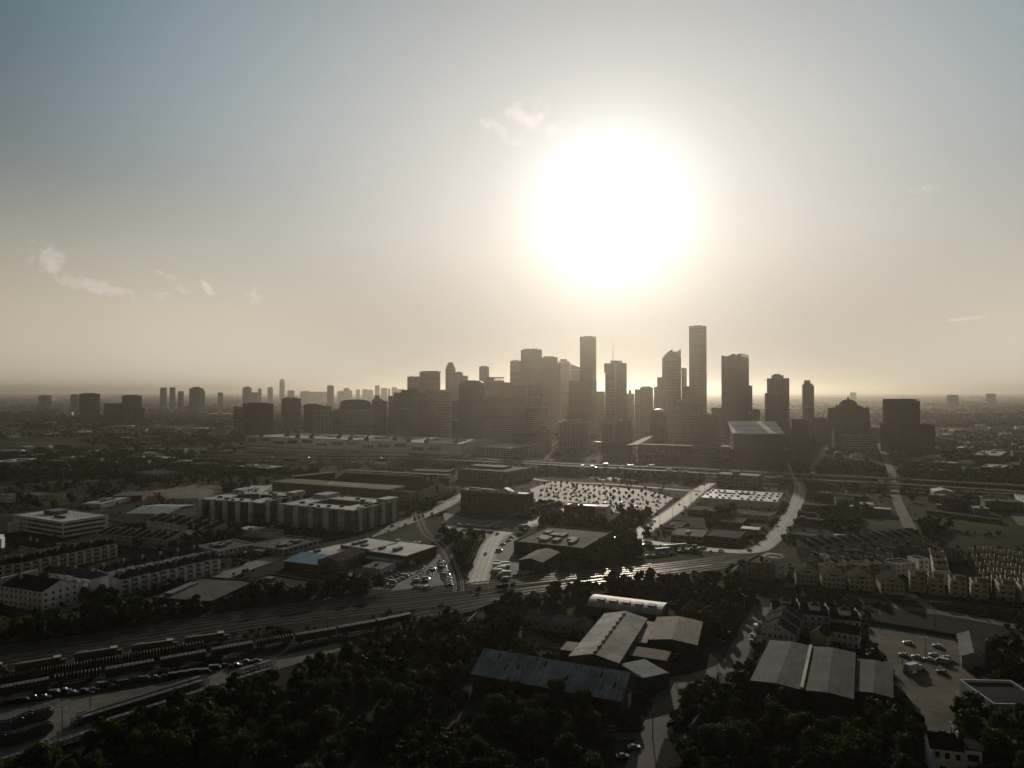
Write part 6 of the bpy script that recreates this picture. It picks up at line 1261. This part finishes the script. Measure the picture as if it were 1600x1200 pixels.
def scatter(pix, dens, lab, grp, r0=3, smin=.5, smax=1.25, single=True, block=True):
    P = [G(*p) for p in pix]; poly = [(p.x,p.y) for p in P]; x0,x1 = min(p[0] for p in poly),max(p[0] for p in poly); y0,y1 = min(p[1] for p in poly),max(p[1] for p in poly)
    x = x0
    while x < x1:
        y = y0
        while y < y1:
            X, Y = x+rt_.uniform(-.45,.45)*dens, y+rt_.uniform(-.45,.45)*dens
            if inpoly(X,Y,poly) and not (block and blocked(X,Y,r0)) and mnoise.noise(Vector((X*.045,Y*.045,11))) > -.27: ALL.append((math.hypot(X,Y), X, Y, rt_.uniform(smin,smax), lab, grp, single))
            y += dens
        x += dens
# woods in the picture (outlines on the ground)
scatter([(-30,1000),(60,985),(200,952),(280,938),(400,925),(520,912),(640,922),(735,925),(715,938),(560,948),(380,968),(160,1002),(-30,1025)],6.2,'dense dark tree in the hedge belt between the left road and the railway','trees of the hedge belt above the railway')
scatter([(100,1175),(230,1125),(330,1092),(420,1058),(540,1022),(640,982),(740,962),(700,1000),(640,1060),(560,1110),(420,1160),(300,1230),(0,1280),(-60,1200),(60,1185)],6.6,'dense dark tree in the wood below the freight yard','trees of the wood below the freight yard')
scatter([(300,1240),(420,1170),(560,1118),(650,1060),(700,1005),(745,975),(790,945),(820,950),(815,985),(750,1010),(735,1060),(700,1090),(640,1130),(560,1190),(480,1250)],6.4,'tall leafy tree in the wood left of the blue grey shed','trees of the wood left of the blue grey shed')
scatter([(745,1085),(800,1080),(900,1100),(975,1112),(990,1120),(975,1150),(940,1200),(920,1260),(760,1260),(790,1180),(800,1120)],6.2,'dark crowned tree below the blue grey shed','trees below the blue grey shed')
scatter([(700,1165),(790,1125),(800,1200),(780,1260),(680,1260)],9,'low tree in the bottom centre scrub','trees in the bottom centre scrub')
scatter([(1060,1075),(1095,1068),(1175,1045),(1200,1078),(1330,1100),(1400,1095),(1440,1155),(1450,1260),(1180,1260),(1070,1260),(1045,1190),(1060,1130)],6.3,'big dark tree in the wood in front of the grey warehouse','trees of the wood in front of the grey warehouse')
scatter([(1130,1040),(1170,1020),(1178,1040),(1150,1060)],6,'tall dark tree left of the grey warehouse roof','trees left of the grey warehouse')
scatter([(800,945),(830,925),(900,918),(1000,908),(1090,915),(1165,915),(1180,930),(1175,950),(1110,970),(1100,985),(1105,1020),(1085,995),(1040,930),(940,930),(915,938),(860,945),(820,958)],6.4,'dark tree in the belt behind the arched hall','trees of the belt behind the arched hall')
scatter([(1095,965),(1160,955),(1175,965),(1150,990),(1120,1000),(1100,990)],6.6,'dark tree beside the upper part of the foreground lane','trees by the upper foreground lane')
scatter([(1500,1120),(1560,1080),(1620,1085),(1640,1260),(1540,1260),(1510,1165)],6.2,'dark tree at the lower right corner beyond the sandy lot','trees at the lower right corner')
scatter([(1555,1000),(1620,995),(1640,1075),(1560,1070),(1540,1045)],6.6,'dark tree right of the grey gabled shed','trees right of the grey gabled shed')
scatter([(690,832),(712,838),(722,850),(745,868),(748,890),(742,905),(724,912),(718,885),(700,862),(684,845)],6,'dense tree in the wedge between curved tracks and central road','trees of the wedge beside the central road')
scatter([(735,838),(752,842),(757,852),(742,858)],5.5,'dark tree at the top left of the central road','trees at the top of the central road')
scatter([(868,850),(905,862),(960,850),(998,850),(1002,872),(950,890),(900,898),(880,892),(868,870)],6.2,'dense tree right of the dark grey gabled shed','trees right of the dark grey gabled shed')
scatter([(798,858),(810,862),(812,892),(800,892)],5.8,'tree left of the dark grey gabled shed','trees left of the dark grey gabled shed')
scatter([(835,800),(850,790),(880,795),(875,820),(850,826),(836,820)],6,'tree between the red brick block and the brick office','trees between the two brick buildings')
scatter([(880,818),(970,822),(1000,826),(985,838),(940,832),(880,828)],6,'tree in the strip below the brick and white office','trees below the brick and white office')
scatter([(965,802),(1018,807),(1025,812),(1000,818),(968,812)],6.5,'roundish tree along the lower edge of the pale car park','trees along the lower edge of the pale car park')
scatter([(820,742),(900,744),(1000,752),(1100,758),(1112,748),(1060,742),(960,738),(850,732)],8,'dark tree in the belt between freeway and pale car park','trees between freeway and pale car park')
scatter([(1045,800),(1075,782),(1100,768),(1110,765),(1092,762),(1050,790)],8,'tree lining the bright street beside the pale car park','trees lining the bright street')
scatter([(1120,800),(1145,800),(1145,812),(1122,812)],7,'lone round tree in front of the long white warehouse','trees in front of the long white warehouse',smax=1.4,smin=1.2,block=False)
scatter([(1100,812),(1122,812),(1125,826),(1102,826)],7,'round tree in the yard behind the workshops','trees behind the workshops',smax=1.3,block=False)
scatter([(1000,838),(1022,838),(1024,848),(1004,848)],7,'shaggy tree at the bright street corner','trees at the bright street corner')
scatter([(1280,800),(1350,796),(1365,806),(1350,826),(1290,830),(1272,815)],7,'dark tree in the clump left of the grassy field','trees left of the grassy field')
scatter([(1414,826),(1440,820),(1480,826),(1475,838),(1420,838)],7,'bushy tree at the right end of the grassy field','trees at the right of the grassy field')
scatter([(1480,812),(1498,812),(1500,828),(1482,828)],8,'tall round tree right of the grassy field','round trees right of the grassy field',smax=1.5)
scatter([(1575,795),(1590,800),(1590,815),(1572,812)],8,'dark tree by the road at the right edge','trees by the road at the right edge')
scatter([(352,850),(372,842),(385,838),(372,832),(350,838),(335,848)],6,'tree beside the boxy pale building on the left','trees beside the boxy pale building')
scatter([(255,858),(300,862),(345,845),(352,832),(320,838),(262,852)],6.5,'tree below the sawtooth townhouses','trees below the sawtooth townhouses')
scatter([(150,856),(250,852),(262,862),(180,866)],7,'tree between sawtooth rows and grey terrace','trees between sawtooth rows and grey terrace')
scatter([(195,945),(345,890),(352,893),(230,945),(130,950),(140,930)],6,'street tree at the foot of the long grey terrace','street trees at the foot of the long grey terrace',smax=.85,smin=.6)
scatter([(80,905),(130,925),(185,935),(190,945),(120,940),(100,925)],6.5,'dark tree in the court between the white gabled house and grey terrace','trees by the white gabled house')
scatter([(75,862),(185,858),(190,868),(90,875)],7,'tree in the lane between the black roofed and grey terraces','trees between terraces')
scatter([(315,768),(370,760),(380,770),(330,775)],7,'tree right of the ball field','trees right of the ball field')
scatter([(88,775),(118,772),(120,788),(92,790)],8,'broad round tree on the grassy field at the left','broad trees on the left field',smax=1.7,smin=1.4)
scatter([(640,795),(705,778),(712,785),(690,800),(650,808)],7,'tree at the foot of the wavy stadium facade','trees at the foot of the stadium facade')
scatter([(1245,925),(1300,935),(1345,950),(1360,965),(1350,975),(1280,955),(1250,945)],8,'low tree between the railway row and the black roofed townhouses','low trees by the gravel road',smax=.7,smin=.4)
scatter([(1140,872),(1166,880),(1166,905),(1145,902)],6,'tree beside the tan house with the roof terrace','trees beside the tan house',smax=.9)
scatter([(1195,1150),(1260,1140),(1300,1180),(1200,1190)],9,'smaller tree in the bottom right wood','smaller trees in the bottom right wood',smax=.8)
# farther canopy
NB = 'leafy tree among the houses of the '
scatter([(0,800),(140,792),(240,782),(420,765),(420,735),(360,730),(0,735)],17,NB+'left plain','trees of the nearer left plain',smax=1.2,single=True)
scatter([(1262,770),(1600,800),(1600,760),(1262,745)],22,'tree between the freeway and the right hand sheds','trees between freeway and right hand sheds',smax=1.2)
ALL.sort(); near = [t for t in ALL if t[6]][:235]; ids = set(id(t) for t in near); rest = [t for t in ALL if id(t) not in ids]
for t in near: tree(t[1],t[2],t[3],t[4],t[5])
def woods(name, pts, base, m, label, sz=1.0):
    n = len(pts); per = base[0].shape[0]; Q = np.empty((n*per,4,3)); mi = np.empty(n*per)
    for i,(X,Y,s) in enumerate(pts):
        B = base[rt_.randrange(len(base))]; a = rt_.uniform(0,6.28); c, s_ = math.cos(a)*s*sz, math.sin(a)*s*sz
        q = Q[i*per:(i+1)*per]; q[:,:,0] = B[:,:,0]*c-B[:,:,1]*s_+X; q[:,:,1] = B[:,:,0]*s_+B[:,:,1]*c+Y; q[:,:,2] = B[:,:,2]*s*sz; mi[i*per:(i+1)*per] = rt_.randrange(3)
    o = bpy.data.objects.new(name, quads_mesh(name, Q, leaf, mi)); COL.objects.link(o); tag(o, label, 'trees', kind='stuff')
woods('tree_mass', [(t[1],t[2],t[3]) for t in rest], LOWQ, leaf, 'dark tree masses filling the belts and gaps of the middle distance')
# young trees of the big car park: individuals
P = [tuple(G(*p)) for p in ((836,766),(864,755),(1008,768),(1046,779),(1014,803),(965,798),(882,787),(840,780))]; a, b = G(842,779), G(1008,801); u = (b-a).normalized(); v = Vector((-u.y,u.x)); n = 0
for i in range(-8,30):
    for j in range(0,14):
        q = a+u*(i*8.5+4*(j%2)+rt_.uniform(-1.5,1.5))+v*(4+j*25+rt_.uniform(-2,2))
        if inpoly(q.x,q.y,P) and n < 90 and rt_.random() < .9: tree(q.x,q.y,rt_.uniform(1.0,1.6),'small young tree in the grid of the big pale car park','young trees in the pale car park',YOUNG); n += 1
# far plains: tree cover out to the horizon
def plain(n, px, ymin, ymax, gapn=.012):
    out = []
    while len(out) < n:
        t = rt_.random(); d = 1/((1-t)/(133320/(ymax-612))+t/(133320/(ymin-612))); k = KX(rt_.uniform(*px)); X, Y = k*d, d
        if mnoise.noise(Vector((X*gapn*.25,Y*gapn*.25,3))) + .35*mnoise.noise(Vector((X*gapn,Y*gapn,7))) > -.12 and (d > 2600 or not (blocked(X,Y,5) or (1050 < d < 1560 and -.39 < X/Y < .06))): out.append((X,Y,rt_.uniform(.7,1.3)))
    return out
woods('far_woods', plain(2300,(-40,700),660,745)+plain(1500,(1240,1640),665,760)+plain(700,(700,1240),672,722), LOWQ, leaf, 'dark tree canopy between the houses of the hazy plains')
woods('horizon_woods', plain(9000,(-40,1640),616.2,668), FARQ, leaf, 'far tree canopy fading into haze towards the horizon', 1.6)
# scattered far roofs
rf = random.Random(55)
for i in range(150):
    px = rf.choice((rf.uniform(0,640),rf.uniform(1180,1600))); py = 612+1/rf.uniform(1/46,1/9); p = G(px,py); s_ = 1+ (133320/(py-612))/3500; w, d, h = rf.uniform(20,60)*s_, rf.uniform(20,50)*s_, rf.uniform(5,14)*s_**.5
    b = MB().box(0,w,0,d,0,h,0).box(-.3,w+.3,-.3,d+.3,h,h+.6,1).box(w*.3,w*.5,d*.3,d*.6,h+.6,h+3,0); o = b.build('far_building',[rf.choice((pale,mgrey,tan,brown)),rf.choice((wroof,groof,droof,wroof))],None,(p.x,p.y,0),rf.uniform(-.5,.5)); side = 'left' if px < 800 else 'right'
    tag(o,f'small flat roofed building far off on the hazy {side} plain','building',group=f'far buildings on the hazy {side} plain')

BUSH = [clumps(rg, 34, 2.0, 2.2, .1, .55, 3) for i in range(4)]; bp = []
while len(bp) < 5200:
    px = rt_.uniform(-20,1620); t = rt_.random(); d = 1/((1-t)/1500+t/215.); X, Y = KX(px)*d, d
    v = mnoise.noise(Vector((X*.02,Y*.02,1)))+.5*mnoise.noise(Vector((X*.08,Y*.08,5)))
    if v > .02 and not blocked(X,Y,.6): bp.append((X,Y,rt_.uniform(.5,1.3)))
woods('undergrowth', bp, BUSH, leaf, 'low scrub and bushes growing over yards, verges and gaps')
# ---------------------------------------------------------------- the air
hz = MB().box(-34000, 34000, -3000, 42000, -1.5, 335)
hm = bpy.data.materials.new('haze_air'); hm.use_nodes = True; nt = hm.node_tree; nt.nodes.clear()
pv = N(nt, 'ShaderNodeVolumePrincipled'); pv.inputs['Color'].default_value = (.76, .70, .60, 1)
pv.inputs['Density'].default_value = HAZE_DENS; pv.inputs['Anisotropy'].default_value = HAZE_G
om = N(nt, 'ShaderNodeOutputMaterial'); nt.links.new(pv.outputs[0], om.inputs['Volume'])
tag(hz.build('haze', hm), 'pale golden haze filling the air over the whole city', 'haze', kind='stuff')
# SUBPARTS: what sits on a roof or a cab belongs to it
UP = {'roof':('rooftop_unit','chimney','skylight','roof_vent','ridge_vent','air_conditioner','roof_emblem','roof_lettering','vent_pipe','rooftop_vent','parapet'),'cab':('cab_windows','cab_roof'),'body':('sliding_door','windows'),'penthouse':('rooftop_unit','antenna'),'pole':('arm','crossarm'),'dormer_box':('dormer_roof',),'flanges':('wound_core',)}
byp = {}
for o in COL.objects:
    if o.parent: byp.setdefault(o.parent.name, []).append(o)
for ch in list(byp.values()):
    parts = {}
    for c in ch:
        n = c.name.split('.')[0]; parts.setdefault(n, c)
    for host, subs in UP.items():
        if host in parts and parts[host].location.length < 1e-6 and not byp.get(parts[host].name):
            for c in ch:
                if c.name.split('.')[0] in subs and c.parent and c.parent.parent is None and c is not parts[host] and not byp.get(c.name): c.parent = parts[host]
for c in [o for o in COL.objects if o.name.split('.')[0] == 'lamp_head']:
    pass
LONG = [o.name+': '+o['label'] for o in COL.objects if 'label' in o.keys() and len(o['label'].split()) > 16]
if LONG: open('/tmp/long.txt','w').write('\n'.join(LONG))
